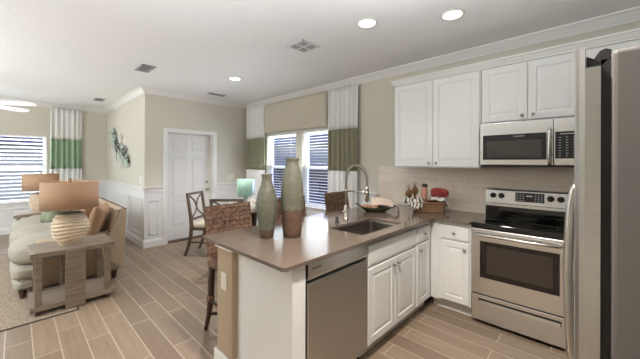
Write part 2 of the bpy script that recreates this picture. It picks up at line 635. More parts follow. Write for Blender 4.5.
def struct(name, mb, m, parent=None):
    o = mb.build(name, m, parent)
    if parent is None:
        o['kind'] = 'structure'
    return o


def copy_tree(o, parent=None):
    c = o.copy()
    COL.objects.link(c)
    if parent is not None:
        c.parent = parent
    for ch in list(o.children):
        copy_tree(ch, c)
    return c


def text_mesh(name, txt, size, M4, m, parent):
    cu = bpy.data.curves.new(name, 'FONT')
    cu.body = txt
    cu.size = size
    cu.extrude = 0.0004
    cu.align_x = 'CENTER'
    cu.align_y = 'CENTER'
    tmp = bpy.data.objects.new('tmp', cu)
    COL.objects.link(tmp)
    dg = bpy.context.evaluated_depsgraph_get()
    me = bpy.data.meshes.new_from_object(tmp.evaluated_get(dg))
    bpy.data.objects.remove(tmp)
    bpy.data.curves.remove(cu)
    me.name = name
    me.transform(Matrix.Translation(-OFF.get(parent.name, Vector((0, 0, 0)))) @ M4)
    me.materials.clear()
    me.materials.append(m)
    o = bpy.data.objects.new(name, me)
    COL.objects.link(o)
    o.parent = parent
    return o


# ------------------------------------------------------------------ room shell
YB = 3.513      # window / kitchen wall
XD = -5.544     # wall with the white door
YJ = 1.504      # short wall with the leaf art
XF = -8.54      # living room window wall
XR = 0.86       # wall behind the fridge
YN = -3.5       # wall behind the camera
ZC = 2.716

struct('floor', MB().box(XF - .2, XR + .2, YN - .2, YB + .2, -0.1, 0), M['floor'])
struct('ceiling', MB().box(XF - .2, XR + .2, YN - .2, YB + .2, ZC, ZC + .1), M['ceiling'])

W1 = (-4.83, -3.95)
W2 = (-3.79, -2.91)
WZ = (0.70, 2.03)
wb = MB()
wb.box(XD - .2, W1[0], YB, YB + .14, 0, ZC)
wb.box(W1[1], W2[0], YB, YB + .14, WZ[0], WZ[1])
wb.box(W2[1], XR + .2, YB, YB + .14, 0, ZC)
wb.box(W1[0], W2[1], YB, YB + .14, 0, WZ[0])
wb.box(W1[0], W2[1], YB, YB + .14, WZ[1], ZC)
struct('wall_back', wb, M['wall'])

DY = (1.86, 2.715)
wd = MB()
wd.box(XD - .15, XD, YJ, DY[0], 0, ZC)
wd.box(XD - .15, XD, DY[1], YB, 0, ZC)
wd.box(XD - .15, XD, DY[0], DY[1], 2.005, ZC)
struct('wall_door', wd, M['wall'])
struct('wall_jog', MB().box(XF, XD - .15, YJ, YJ + .14, 0, ZC), M['wall'])
W3 = (-0.75, 0.45)
WZ3 = (0.63, 2.02)
wf = MB()
wf.box(XF - .14, XF, YN - .14, W3[0], 0, ZC)
wf.box(XF - .14, XF, W3[1], YJ + .14, 0, ZC)
wf.box(XF - .14, XF, W3[0], W3[1], 0, WZ3[0])
wf.box(XF - .14, XF, W3[0], W3[1], WZ3[1], ZC)
struct('wall_left', wf, M['wall'])
struct('wall_right', MB().box(XR, XR + .14, YN - .14, YB, 0, ZC), M['wall'])
wn_ = MB()
wn_.box(XF, -7.95, YN - .14, YN, 0, ZC)
wn_.box(-4.85, -2.6, YN - .14, YN, 0, ZC)
wn_.box(-7.95, -4.85, YN - .14, YN, 2.4, ZC)
wn_.box(-2.74, -2.6, YN, -1.0, 0, ZC)  # return of the added light-blocking wall
wn_.box(-2.6, XR, -1.14, -1.0, 0, ZC)  # unseen wall added to keep rear light off the peninsula end
struct('wall_rear_and_baffle', wn_, M['wall'])


# crown moulding
def crown_prof(s=1):
    # (outwards from wall, z) profile
    return [(0, ZC), (0, ZC - .088), (.012, ZC - .088), (.018, ZC - .074), (.034, ZC - .058), (.058, ZC - .03), (.070, ZC - .018),
            (.086, ZC - .014), (.09, ZC)]


def crown(name, axis, wallpos, sgn, a, b, ma=0.0, mb_=0.0):
    """mitred crown; ma/mb_: how much the ends shift per unit of projection"""
    mb = MB()
    r0, r1 = [], []
    for d, z in crown_prof():
        for r, e, k in ((r0, a, ma), (r1, b, mb_)):
            t = e + k * d
            r.append(Vector((t, wallpos + sgn * d, z)) if axis == 'X' else Vector((wallpos + sgn * d, t, z)))
    mb.ring_strip([r0, r1], smooth=False)
    return struct(name, mb, M['white'])


crown('trim_1', 'X', YB, -1, XD, XR, 1, -1)
crown('trim_2', 'Y', XD, 1, YJ, YB, -1, -1)
crown('trim_3', 'X', YJ, -1, XF, XD, 1, 1)
crown('trim_4', 'Y', XF, 1, YN, YJ, 1, -1)

RZ0, RZ1 = 0.935, 1.03


def rail_prof():
    return [(0, RZ0), (.010, RZ0), (.014, RZ0 + .03), (.016, RZ0 + .06), (.036, RZ0 + .075), (.036, RZ1), (0, RZ1)]


def base_prof(h=.13):
    return [(0, 0), (.017, 0), (.017, h - .03), (.010, h - .012), (.006, h), (0, h)]


def run(name, prof, axis, wallpos, sgn, a, b, ma=0.0, mb_=0.0):
    mb = MB()
    r0, r1 = [], []
    for d, z in prof:
        for r, e, k in ((r0, a, ma), (r1, b, mb_)):
            t = e + k * d
            r.append(Vector((t, wallpos + sgn * d, z)) if axis == 'X' else Vector((wallpos + sgn * d, t, z)))
    mb.ring_strip([r0, r1], smooth=False)
    return struct(name, mb, M['white'])


# wainscot: thin painted board, chair rail, baseboard, picture-frame moulding
wt = 0.006
wz = MB()
wz.box(XF, XD + wt, YJ - wt, YJ, 0, RZ0)
struct('trim_5', wz, M['wains'])
wz = MB()
wz.box(XD, XD + wt, YJ, 1.79, 0, RZ0)
wz.box(XD, XD + wt, 2.79, YB, 0, RZ0)
struct('trim_6', wz, M['wains'])
wz = MB()
wz.box(XD + wt, W1[0] - .02, YB - wt, YB, 0, RZ0)
wz.box(W1[0] - .02, W2[1] + .02, YB - wt, YB, 0, WZ[0] - .03)
wz.box(W2[1] + .02, -2.20, YB - wt, YB, 0, RZ0)
struct('trim_7', wz, M['wains'])
wz = MB()
wz.box(XF, XF + wt, W3[1] + .02, YJ - wt, 0, RZ0)
wz.box(XF, XF + wt, YN, W3[1] + .02, 0, WZ3[0] - .03)
struct('trim_8', wz, M['wains'])
run('trim_9', rail_prof(), 'X', YJ - wt, -1, XF, XD + wt, 1, 1)
run('trim_10', rail_prof(), 'Y', XD + wt, 1, YJ - wt, 1.79, -1, 0)
run('trim_11', rail_prof(), 'Y', XD + wt, 1, 2.79, YB - wt, 0, -1)
run('trim_12', rail_prof(), 'X', YB - wt, -1, XD + wt, W1[0] - .02, 1, 0)
run('trim_13', rail_prof(), 'X', YB - wt, -1, W2[1] + .02, -2.20)
run('trim_14', rail_prof(), 'Y', XF + wt, 1, W3[1] + .02, YJ - wt, 0, -1)
run('baseboard_jog', base_prof(), 'X', YJ - wt, -1, XF, XD + wt, 1, 1)
run('baseboard_door', base_prof(), 'Y', XD + wt, 1, YJ - wt, 1.79, -1, 0)
run('baseboard_corner', base_prof(), 'Y', XD + wt, 1, 2.79, YB - wt, 0, -1)
run('baseboard_back', base_prof(), 'X', YB - wt, -1, XD + wt, -2.20, 1, 0)
run('baseboard_left', base_prof(), 'Y', XF + wt, 1, YN, YJ - wt, 0, -1)


def frame_jog(mb, a, b, z0, z1, axis, pos, sgn, wd_=.03, t=.010):
    for (u0, u1, v0, v1) in ((a, b, z0, z0 + wd_), (a, b, z1 - wd_, z1), (a, a + wd_, z0, z1), (b - wd_, b, z0, z1)):
        if axis == 'X':
            mb.box(u0, u1, pos, pos + sgn * t, v0, v1, 0.005, 1)
        else:
            mb.box(pos, pos + sgn * t, u0, u1, v0, v1, 0.005, 1)


wz = MB()
for a, b in ((-8.42, -7.62), (-7.48, -6.50), (-6.38, -5.64)):
    frame_jog(wz, a, b, .20, .83, 'X', YJ - wt, -1)
struct('trim_15', wz, M['white'])
wz = MB()
frame_jog(wz, 1.565, 1.72, .20, .80, 'Y', XD + wt, 1)
frame_jog(wz, 2.88, 3.43, .20, .80, 'Y', XD + wt, 1)
struct('trim_16', wz, M['white'])
wz = MB()
frame_jog(wz, .62, 1.40, .20, .83, 'Y', XF + wt, 1)
frame_jog(wz, -.75, .45, .20, .52, 'Y', XF + wt, 1)
struct('trim_17', wz, M['white'])

# door with casing
wz = MB()
for a, b in ((1.79, DY[0]), (DY[1], 2.79)):
    wz.box(XD, XD + .02, a, b, 0, 2.005, .004, 1)
wz.box(XD, XD + .02, 1.79, 2.79, 2.005, 2.07, .004, 1)
struct('trim_18', wz, M['white'])
wz = MB()
wz.box(XD - .15, XD, DY[0], DY[0] + .012, 0, 2.005)
wz.box(XD - .15, XD, DY[1] - .012, DY[1], 0, 2.005)
wz.box(XD - .15, XD, DY[0], DY[1], 1.993, 2.005)
struct('trim_19', wz, M['white'])
struct('trim_20', MB().box(XD - .15, XD - .01, DY[0], DY[1], 0, .02), M['threshold'])

XS = XD - .115     # front face of the door leaf
y0d, y1d = DY[0] + .014, DY[1] - .014
dd = MB()
dd.box(XS - .035, XS - .011, y0d, y1d, .022, 1.99)
wdt = y1d - y0d
st = .115
mid = .10
cols = ((y0d + st, y0d + wdt / 2 - mid / 2), (y0d + wdt / 2 + mid / 2, y1d - st))
rows = ((.27, .72), (.80, 1.54), (1.67, 1.89))
dd.box(XS - .011, XS, y0d, y0d + st, .022, 1.99)
dd.box(XS - .011, XS, y1d - st, y1d, .022, 1.99)
dd.box(XS - .011, XS, y0d + wdt / 2 - mid / 2, y0d + wdt / 2 + mid / 2, .022, 1.99)
zz = [.022, .27, .72, .80, 1.54, 1.67, 1.89, 1.99]
for k in range(0, 8, 2):
    for a, b in cols:
        dd.box(XS - .011, XS, a, b, zz[k], zz[k + 1])
for a, b in cols:
    for r0, r1 in rows:
        g = .028
        rg = lambda i, d: [Vector((XS + d, a + i, r0 + i)), Vector((XS + d, b - i, r0 + i)), Vector((XS + d, b - i, r1 - i)), Vector((XS + d, a + i, r1 - i))]
        dd.ring_strip([rg(.012, -.0115), rg(g, -.003), rg(g + .002, -.003)], smooth=False)
door = struct('door_1', dd, M['white'])
hb = MB()
hb.lathe([(.03, 0), (.03, .006), (.012, .012), (.010, .03)], (XS, 2.645, .925), 20, axis='X')
hb.lathe([(.012, .03), (.026, .036), (.029, .05), (.022, .062), (.002, .066)], (XS, 2.645, .925), 20, axis='X')
hb.build('door_handle', M['nickel'], door)
hb = MB()
hb.lathe([(.028, 0), (.028, .012), (.02, .02), (.002, .021)], (XS, 2.645, 1.065), 20, axis='X')
hb.build('deadbolt', M['nickel'], door)


# windows
def window(name, axis, pos, out, a, b, z0, z1):
    """vinyl single-hung window set in the outer half of a wall opening; out = +1/-1 direction to outside"""
    def bx(mb, u0, u1, d0, d1, v0, v1, bev=.004):
        if axis == 'X':
            mb.box(u0, u1, pos + out * d0, pos + out * d1, v0, v1, bev, 1)
        else:
            mb.box(pos + out * d0, pos + out * d1, u0, u1, v0, v1, bev, 1)
    mb = MB()
    fw = .045
    bx(mb, a, a + fw, .085, .135, z0, z1)
    bx(mb, b - fw, b, .085, .135, z0, z1)
    bx(mb, a + fw, b - fw, .085, .135, z0, z0 + fw)
    bx(mb, a + fw, b - fw, .085, .135, z1 - fw, z1)
    o = struct(name, mb, M['vinyl'])
    mb = MB()
    zm = (z0 + z1) / 2
    bx(mb, a + fw, b - fw, .085, .125, zm - .025, zm + .025)
    mb.build('meeting_rail', M['vinyl'], o)
    mb = MB()
    bx(mb, a + fw, b - fw, .105, .108, z0 + fw, zm - .025, 0)
    bx(mb, a + fw, b - fw, .111, .114, zm + .025, z1 - fw, 0)
    mb.build('pane', M['glass'], o)
    if axis == 'X':
        mb = MB()
        bx(mb, a + fw, b - fw, .127, .129, z0 + fw, zm - .005, 0)
        mb.build('insect_screen', M['screen'], o)
    mb = MB()
    bx(mb, a, b, -.035, .085, z0 - .022, z0 + .001, .005)
    mb.build('sill', M['white'], o)
    return o


window('window_1', 'X', YB, 1, W1[0], W1[1], WZ[0], WZ[1])
window('window_2', 'X', YB, 1, W2[0], W2[1], WZ[0], WZ[1])
window('window_3', 'Y', XF, -1, W3[0], W3[1], WZ3[0], WZ3[1])


def blind(label, axis, pos, out, a, b, z0, z1, pitch, tilt, group='white slatted window blinds', wand=True, hw=.024):
    t = thing('window_blind', label, 'blind', ((a + b) / 2, pos + out * .045, z0) if axis == 'X' else (pos + out * .045, (a + b) / 2, z0), group)
    c = .045

    def bx(mb, u0, u1, d0, d1, v0, v1, bev=0.0):
        if axis == 'X':
            mb.box(u0, u1, pos + out * d0, pos + out * d1, v0, v1, bev, 1)
        else:
            mb.box(pos + out * d0, pos + out * d1, u0, u1, v0, v1, bev, 1)
    mb = MB()
    bx(mb, a + .006, b - .006, c - .028, c + .028, z1 - .05, z1 - .001, .004)
    mb.build('headrail', M['blind'], t)
    mb = MB()
    z = z1 - .05 - pitch * .7
    while z > z0 + .05:
        dy, dz = hw * math.cos(tilt), hw * math.sin(tilt)
        pr = [(c - dy, z - dz - .0014), (c + dy, z + dz - .0014), (c + dy, z + dz + .0014), (c - dy, z - dz + .0014)]
        rings = []
        for u in (a + .01, b - .01):
            rings.append([Vector((u, pos + out * d, v)) if axis == 'X' else Vector((pos + out * d, u, v)) for d, v in pr])
        mb.ring_strip(rings, smooth=False)
        z -= pitch
    mb.build('slats', M['blind'], t)
    mb = MB()
    bx(mb, a + .01, b - .01, c - .024, c + .024, z0 + .004, z0 + .024, .003)
    mb.build('bottom_rail', M['blind'], t)
    for u in (a + .16, b - .16):
        mb = MB()
        bx(mb, u - .002, u + .002, c - .026, c - .024, z0 + .02, z1 - .05)
        mb.build('ladder_cord', M['blind'], t)
    if wand:
        mb = MB()
        p = (a + .1, pos - out * -.008, z1 - .05) if axis == 'X' else (pos + out * .008, a + .5, z1 - .05)
        mb.tube([p, (p[0], p[1], p[2] - .42)], .006, 8)
        mb.build('tilt_wand', M['ventdark'] if axis == 'Y' else M['blind'], t)
    return t


blind('white slatted blind in the left window of the dining pair', 'X', YB, 1, W1[0], W1[1], WZ[0], WZ[1], .05, 0.02, wand=False)
blind('white slatted blind in the dining window nearer the kitchen faucet', 'X', YB, 1, W2[0], W2[1], WZ[0], WZ[1], .05, 0.02, wand=False)
blind('white slatted blind in the living room window behind the sofa lamps', 'Y', XF, -1, W3[0], W3[1], WZ3[0], WZ3[1], .078, -0.42, hw=.034)


# outside: lawn and a neighbour's house seen between the slats
tag(MB().box(-26, 12, 3.8, 22, -.35, -.30).build('lawn', M['grass'], None, (-7, 12, -.35)), kind='structure')
tag(MB().box(-30, -8.9, -14, 3.7, -.35, -.30).build('side_lawn', M['grass'], None, (-18, -5, -.35)), kind='structure')
nb = thing('neighbour_house', 'blue-grey neighbouring house seen through the dining window blinds', 'house', (-8, 12, -.3))
MB().box(-19, -1, 9.0, 16, -.30, 2.25).build('house_wall', M['outwall'], nb)
MB().prism([(8.5, 2.25), (16.5, 2.25), (16.5, 2.6), (12.5, 2.95), (8.5, 2.6)], 'X', -19.5, -.5).build('house_roof', M['outroof'], nb)
nb = thing('neighbour_house', 'pale blue house across the lawn outside the living room window', 'house', (-20, -2, -.3))
MB().box(-24, -15, -10, 6, -.30, 2.1).build('house_wall', M['outpale'], nb)
MB().prism([(-24.5, 2.1), (-14.5, 2.1), (-14.5, 2.35), (-19.5, 2.8), (-24.5, 2.35)], 'Y', -10.5, 6.5).build('house_roof', M['outroof'], nb)


# curtains
def curtain(label, axis, pos, sgn, a, b, z0, zs, z1, waves, mid_m, flare=0.0):
    """three-band pleated panel: white top, coloured middle, white bottom; pos = wall plane, sgn into the room"""
    base = ((a + b) / 2, pos + sgn * .07, z0) if axis == 'X' else (pos + sgn * .07, (a + b) / 2, z0)
    t = thing('curtain', label, 'curtain', base, 'three-band curtains')
    n = waves * 12

    def fn(za, zb):
        def f(u, v):
            z = za + (zb - za) * v
            k = 1 + flare * (z1 - z)
            cc = (a + b) / 2
            s = cc + (a - cc + (b - a) * u) * k + .006 * math.sin(u * 17 + z)
            d = .062 + .030 * math.sin(2 * PI * waves * u) + .006 * math.sin(9 * u + 1)
            return (s, pos + sgn * d, z) if axis == 'X' else (pos + sgn * d, s, z)
        return f
    for nm, za, zb, m in (('top_band', zs[1], z1, M['cloth_white']), ('middle_band', zs[0], zs[1], mid_m), ('bottom_band', z0, zs[0], M['cloth_white'])):
        MB().sheet(fn(za, zb), n, 8, .003).build(nm, m, t)
    hd = MB()
    if axis == 'X':
        hd.box(a, b, pos, pos + sgn * .03, z1 - .03, z1 - .005)
    else:
        hd.box(pos, pos + sgn * .03, a, b, z1 - .03, z1 - .005)
    hd.build('header_board', M['cloth_white'], t)
    return t


curtain('white and grey-sage banded curtain in the corner left of the dining windows', 'X', YB - .006, -1, -5.46, -4.83, .012, (1.31, 1.96), 2.62, 6, M['cloth_olive'])
curtain('white and grey-sage banded curtain right of the dining windows', 'X', YB - .006, -1, -3.10, -2.53, .012, (1.335, 1.975), 2.62, 6, M['cloth_olive'])
curtain('white and green banded curtain beside the living room window', 'Y', XF + .006, 1, .50, 1.03, .012, (1.31, 1.955), 2.62, 6, M['cloth_green'], 0.02)


t = thing('window_valance', 'taupe fabric valance above the pair of dining windows', 'valance', (-3.96, YB - .05, 1.995))
mb = MB()
mb.sheet(lambda u, v: (-4.815 + 1.70 * u, YB - .070 - .010 * math.sin(PI * v) - .004 * math.sin(u * 9), 2.60 - .575 * v + .012 * math.sin(PI * u)), 24, 10, .012)
mb.build('fabric', M['valance'], t)
MB().box(-4.815, -3.115, YB - .068, YB, 2.58, 2.62).build('mounting_board', M['valance'], t)
for x in (-4.815, -3.127):
    MB().box(x, x + .012, YB - .068, YB, 2.03, 2.60).build('return', M['valance'], t)

# ------------------------------------------------------------------ ceiling things
def recessed(x, y, label, power=30, col=(1, .965, .925)):
    t = thing('recessed_light', label, 'ceiling light', (x, y, ZC - .004), 'recessed ceiling lights')
    MB().lathe([(.072, ZC - .001), (.072, ZC - .004), (.09, ZC - .008), (.097, ZC - .001)], (x, y, 0), 32).build('trim_ring', M['white'], t)
    MB().lathe([(.0001, ZC - .005), (.071, ZC - .005), (.071, ZC - .001), (.0001, ZC - .001)], (x, y, 0), 32).build('lens', M['lens'], t)
    d = bpy.data.lights.new('recessed_lamp', 'SPOT')
    d.spot_size = math.radians(118)
    d.spot_blend = 0.55
    d.shadow_soft_size = .06
    d.energy = power
    d.color = col
    o = bpy.data.objects.new('recessed_lamp', d)
    o.location = (x, y, ZC - .012)
    COL.objects.link(o)
    return t


recessed(-1.492, 2.175, 'lit round recessed ceiling light in front of the kitchen wall, above the sink', 15)
recessed(-.881, 2.548, 'lit round recessed ceiling light nearest the microwave and range', 9)
recessed(-3.921, 2.262, 'lit round recessed ceiling light above the dining area', 165)
recessed(-.55, .95, 'added unseen recessed ceiling light above the kitchen floor in front of the fridge', 370, (1, .91, .80))  # added out of view to brighten the kitchen floor and doors
recessed(-2.55, -.35, 'added unseen recessed ceiling light between the living room and the kitchen', 10)  # extra light added outside the view for evenness
recessed(-5.2, -1.8, 'added unseen recessed ceiling light over the living room rug', 14)  # unseen light added to lift the living room


def vent(x, y, sx, sy, label, nsl, two=False, m=None, rz=0.0):
    z = ZC
    t = thing('ceiling_vent', label, 'vent', (x, y, z - .006), 'ceiling air vents')
    fw = .028
    mb = MB()
    for a, b, c, d in ((-sx / 2, sx / 2, -sy / 2, -sy / 2 + fw), (-sx / 2, sx / 2, sy / 2 - fw, sy / 2), (-sx / 2, -sx / 2 + fw, -sy / 2, sy / 2), (sx / 2 - fw, sx / 2, -sy / 2, sy / 2)):
        mb.box(x + a, x + b, y + c, y + d, z - .008, z - .0005, .003, 1)
    if two:
        mb.box(x - .008, x + .008, y - sy / 2, y + sy / 2, z - .008, z - .0005)
        mb.box(x - sx / 2, x + sx / 2, y - .008, y + .008, z - .008, z - .0005)
    mb.build('frame', m or M['ventw'], t)
    MB().box(x - sx / 2 + fw, x + sx / 2 - fw, y - sy / 2 + fw, y + sy / 2 - fw, z - .002, z - .0005).build('duct_opening', M['ventdark'], t)
    mb = MB()
    L = sy - 2 * fw
    for k in range(nsl):
        yy = y - sy / 2 + fw + L * (k + .5) / nsl
        mb.bar((x - sx / 2 + fw, yy, z - .0045), (x + sx / 2 - fw, yy, z - .0045), .006, .003)
    mb.build('louvres', M['vent_grey'], t)
    return t


vent(-2.29, 2.14, .27, .27, 'square white ceiling vent of four louvred quarters above the peninsula', 14, True)
vent(-4.37, 1.19, .36, .17, 'grey louvred ceiling vent nearest the outer wall corner', 7, False, M['vent_grey'])
vent(-5.08, 2.56, .14, .32, 'slim ceiling vent in front of the white door wall', 10, False, M['vent_grey'])
vent(-7.24, 1.15, .30, .16, 'small ceiling vent over the leaf wall art and sofa', 6, False, M['vent_grey'])

# ceiling fan, hub just left of the frame
FX, FY = -6.95, -.52
fan = thing('ceiling_fan', 'white five-blade ceiling fan at the left edge of the living room', 'fan', (FX, FY, 2.30))
MB().lathe([(.0001, ZC), (.07, ZC), (.065, ZC - .05), (.02, ZC - .07), (.014, ZC - .08), (.014, 2.50), (.06, 2.49), (.11, 2.45), (.115, 2.38), (.09, 2.34), (.0001, 2.32)], (FX, FY, 0), 28).build('motor_housing', M['white'], fan)
for k in range(5):
    a = math.radians(57 + 72 * k)
    R4 = Matrix.Translation((FX, FY, 2.38)) @ Matrix.Rotation(a, 4, 'Z') @ Matrix.Rotation(math.radians(-15), 4, 'X')
    mb = MB()
    prof = [(.16, -.05), (.30, -.07), (.72, -.085), (.83, -.075), (.865, -.04), (.87, 0), (.865, .04), (.83, .075), (.72, .085), (.30, .07), (.16, .05)]
    mb.prism(prof, 'Z', -.004, .004)
    mb.bm.transform(R4)
    bl = mb.build('blade', M['white'], fan)
    mb = MB()
    mb.box(.07, .24, -.02, .02, .004, .010)
    mb.bm.transform(R4)
    mb.build('blade_bracket', M['nickel'], bl)

# ------------------------------------------------------------------ wall plates
def plate(name, label, cat, c, axis, sgn, wd_, ht, n, m, kind='switch', group=None):
    t = thing(name, label, cat, c, group)
    mb = MB()

    def bx(mb, u0, u1, d0, d1, v0, v1, bev):
        if axis == 'X':
            mb.box(c[0] + u0, c[0] + u1, c[1] + sgn * d0, c[1] + sgn * d1, c[2] + v0, c[2] + v1, bev, 1)
        else:
            mb.box(c[0] + sgn * d0, c[0] + sgn * d1, c[1] + u0, c[1] + u1, c[2] + v0, c[2] + v1, bev, 1)
    bx(mb, -wd_ / 2, wd_ / 2, 0, .006, -ht / 2, ht / 2, .002)
    mb.build('cover_plate', m, t)
    for k in range(n):
        u = (k - (n - 1) / 2) * .046
        mb = MB()
        if kind == 'switch':
            bx(mb, u - .016, u + .016, .006, .010, -.033, .033, .0015)
            mb.build('rocker', m, t)
        else:
            for v in (-.02, .02):
                mb = MB()
                bx(mb, u - .016, u + .016, .006, .0085, v - .014, v + .014, .0015)
                bx(mb, u - .008, u - .005, .0085, .009, v - .005, v + .006, 0)
                bx(mb, u + .005, u + .008, .0085, .009, v - .005, v + .006, 0)
                mb.build('socket', m, t)
    return t


plate('light_switch', 'white light switch on the short wall under the leaf art', 'light switch', (-5.75, YJ, 1.15), 'X', -1, .075, .118, 1, M['plate_w'])
plate('light_switch', 'almond multi-gang light switch right of the white door', 'light switch', (XD, 3.105, 1.155), 'Y', 1, .165, .118, 3, M['plate'])

# wall art: cascading metal leaves
art = thing('wall_art', 'cascading verdigris metal leaf sculpture on the short wall', 'wall art', (-7.0, YJ, 1.4))
curve = [(-7.66, 2.20), (-7.76, 2.08), (-7.68, 1.95), (-7.48, 1.83), (-7.20, 1.73), (-6.90, 1.65), (-6.62, 1.55), (-6.46, 1.46)]
MB().tube([(x, YJ - .02, z) for x, z in curve], .008, 8).build('stem', M['artgreen'], art)
rnd = random.Random(3)
for k in range(34):
    s = k / 33 * (len(curve) - 1.001)
    i = int(s)
    f = s - i
    x = curve[i][0] * (1 - f) + curve[i + 1][0] * f
    z = curve[i][1] * (1 - f) + curve[i + 1][1] * f
    tx, tz = curve[i + 1][0] - curve[i][0], curve[i + 1][1] - curve[i][1]
    an = math.atan2(tz, tx) + (1 if k % 2 else -1) * rnd.uniform(.1, 1.3)
    L = rnd.uniform(.18, .36)
    x += rnd.uniform(-.16, .16)
    z += rnd.uniform(-.05, .05)
    if s > 6: L *= .6
    mb = MB()
    dirx, dirz = math.cos(an), math.sin(an)
    rings = []
    for q in range(7):
        tq = q / 6
        wq = .034 * math.sin(PI * (tq * .92 + .06)) + .002
        cx_, cz_ = x + dirx * L * tq, z + dirz * L * tq
        yy = YJ - .02 - .035 * math.sin(PI * tq * .8) - rnd.uniform(0, .004)
        rings.append([Vector((cx_ - dirz * wq, yy, cz_ + dirx * wq)), Vector((cx_, yy - .008, cz_)), Vector((cx_ + dirz * wq, yy, cz_ - dirx * wq)), Vector((cx_, yy + .002, cz_))])
    mb.ring_strip(rings, smooth=False)
    mb.build('leaf', M['artgreen'] if rnd.random() < .45 else M['artpale'], art)

# ------------------------------------------------------------------ kitchen: wall run
struct('wall_backsplash', MB().box(-2.20, .30, YB - .012, YB, .914, 1.415), M['tile'])
plate('wall_outlet', 'almond double outlet on the backsplash right of the basket', 'outlet', (-1.12, YB - .012, 1.17), 'X', -1, .075, .118, 1, M['plate'], 'outlet')


def knob(name_parent, p, n, m=None):
    mb = MB()
    ax = 'X' if abs(n[0]) > .5 else 'Y'
    s = n[0] if ax == 'X' else n[1]
    prof = [(.005, 0), (.005, .010 * s), (.013, .014 * s), (.015, .020 * s), (.011, .026 * s), (.001, .027 * s)]
    mb.lathe(prof, p, 16, axis=ax)
    return mb.build('knob', m or M['nickel'], name_parent)


YU = 3.172     # face of the upper cabinet doors
UB = YU + .02
ZU0, ZU1 = 1.405, 2.385


def upper(label, x0, x1, z0, z1, ndoors, kn, group):
    t = thing('upper_cabinet', label, 'cabinet', ((x0 + x1) / 2, (UB + YB) / 2, z0), group)
    MB().box(x0, x1, UB, YB - .0125, z0, z1, .002, 1).build('body', M['cab'], t)
    wd_ = (x1 - x0 - .012 * 2 - .004 * (ndoors - 1)) / ndoors
    for k in range(ndoors):
        a = x0 + .012 + k * (wd_ + .004)
        d = MB().panel((a, UB, z0 + .012), (1, 0, 0), (0, 0, 1), (0, -1, 0), wd_, z1 - z0 - .024, .02, .058).build('door', M['cab'], t)
        if kn == 'mid':
            kx = a + wd_ - .04 if k == 0 else a + .04
        else:
            kx = a + .04
        knob(d, (kx, YU, z0 + .055), (0, -1, 0))
    return t


upper('tall white two-door upper cabinet over the basket', -1.78, -.826, ZU0, ZU1, 2, 'mid', 'white upper cabinets')
upper('short white two-door upper cabinet directly above the microwave', -.822, -.066, 1.842, ZU1, 2, 'mid', 'white upper cabinets')
upper('tall white upper cabinet right of the microwave, behind the fridge top', -.062, .40, ZU0, ZU1, 1, 'r', 'white upper cabinets')
mb = MB()
pr_ = [(0, ZU1), (-.02, ZU1), (-.02, ZU1 + .012), (-.030, ZU1 + .022), (-.045, ZU1 + .045), (-.056, ZU1 + .052), (-.056, ZU1 + .066), (0, ZU1 + .066)]
mb.prism([(UB + d, z) for d, z in pr_], 'X', -1.80, .40)
mb.prism([(-1.78 + d * .75, z) for d, z in pr_], 'Y', UB - .02, YB - .0125)
tag(mb.build('cabinet_cornice', M['cab'], None, (-.7, YU, ZU1)), 'white cornice moulding along the tops of the upper cabinets', 'moulding')

# microwave
YM = 3.118
mw = thing('microwave', 'stainless over-the-range microwave under the short cabinet', 'microwave', (-.44, 3.3, 1.432))
mx0, mx1, mz0, mz1 = -.815, -.068, 1.432, 1.838
MB().box(mx0, mx1, YM + .03, YB - .013, mz0, mz1, .003, 1).build('body', M['black'], mw)
xd = -.258
door_ = MB()
door_.box(mx0, xd, YM, YM + .03, mz0 + .012, mz1, .004, 2)
dr = door_.build('door', M['steelh'], mw)
MB().box(-.79, -.303, YM - .002, YM + .002, 1.492, 1.725, .001, 1).build('door_glass', M['black'], dr)
MB().box(-.757, -.338, YM - .0035, YM, 1.512, 1.668, .001, 1).build('window', M['mwwin'], dr)
mb = MB()
mb.tube([(-.281, YM - .001, 1.750), (-.281, YM - .030, 1.742), (-.281, YM - .040, 1.70), (-.281, YM - .042, 1.60), (-.281, YM - .040, 1.50), (-.281, YM - .030, 1.462), (-.281, YM - .001, 1.452)], .0135, 12)
mb.build('handle', M['steel_handle'], dr)
text_mesh('logo', 'FRIGIDAIRE', .016, Matrix.Translation((-.50, YM - .0022, 1.703)) @ Matrix.Rotation(PI / 2, 4, 'X'), M['button'], dr)
cp = MB().box(xd + .003, mx1, YM, YM + .03, mz0 + .012, mz1, .004, 2).build('control_panel', M['steelh'], mw)
MB().box(xd + .012, mx1 - .012, YM - .002, YM + .002, 1.50, 1.725, .001, 1).build('keypad', M['black'], cp)
mb = MB()
for r in range(8):
    for c_ in range(3):
        x = xd + .035 + c_ * .045
        z = 1.520 + r * .022
        mb.box(x, x + .015, YM - .0028, YM - .002, z, z + .004)
mb.box(xd + .045, mx1 - .055, YM - .0028, YM - .002, 1.702, 1.708)
mb.build('key_legends', M['button'], cp)
MB().box(mx0 + .004, mx1 - .004, YM + .006, YM + .09, mz0 - .004, mz0 + .012, .002, 1).build('vent_grille', M['black'], mw)

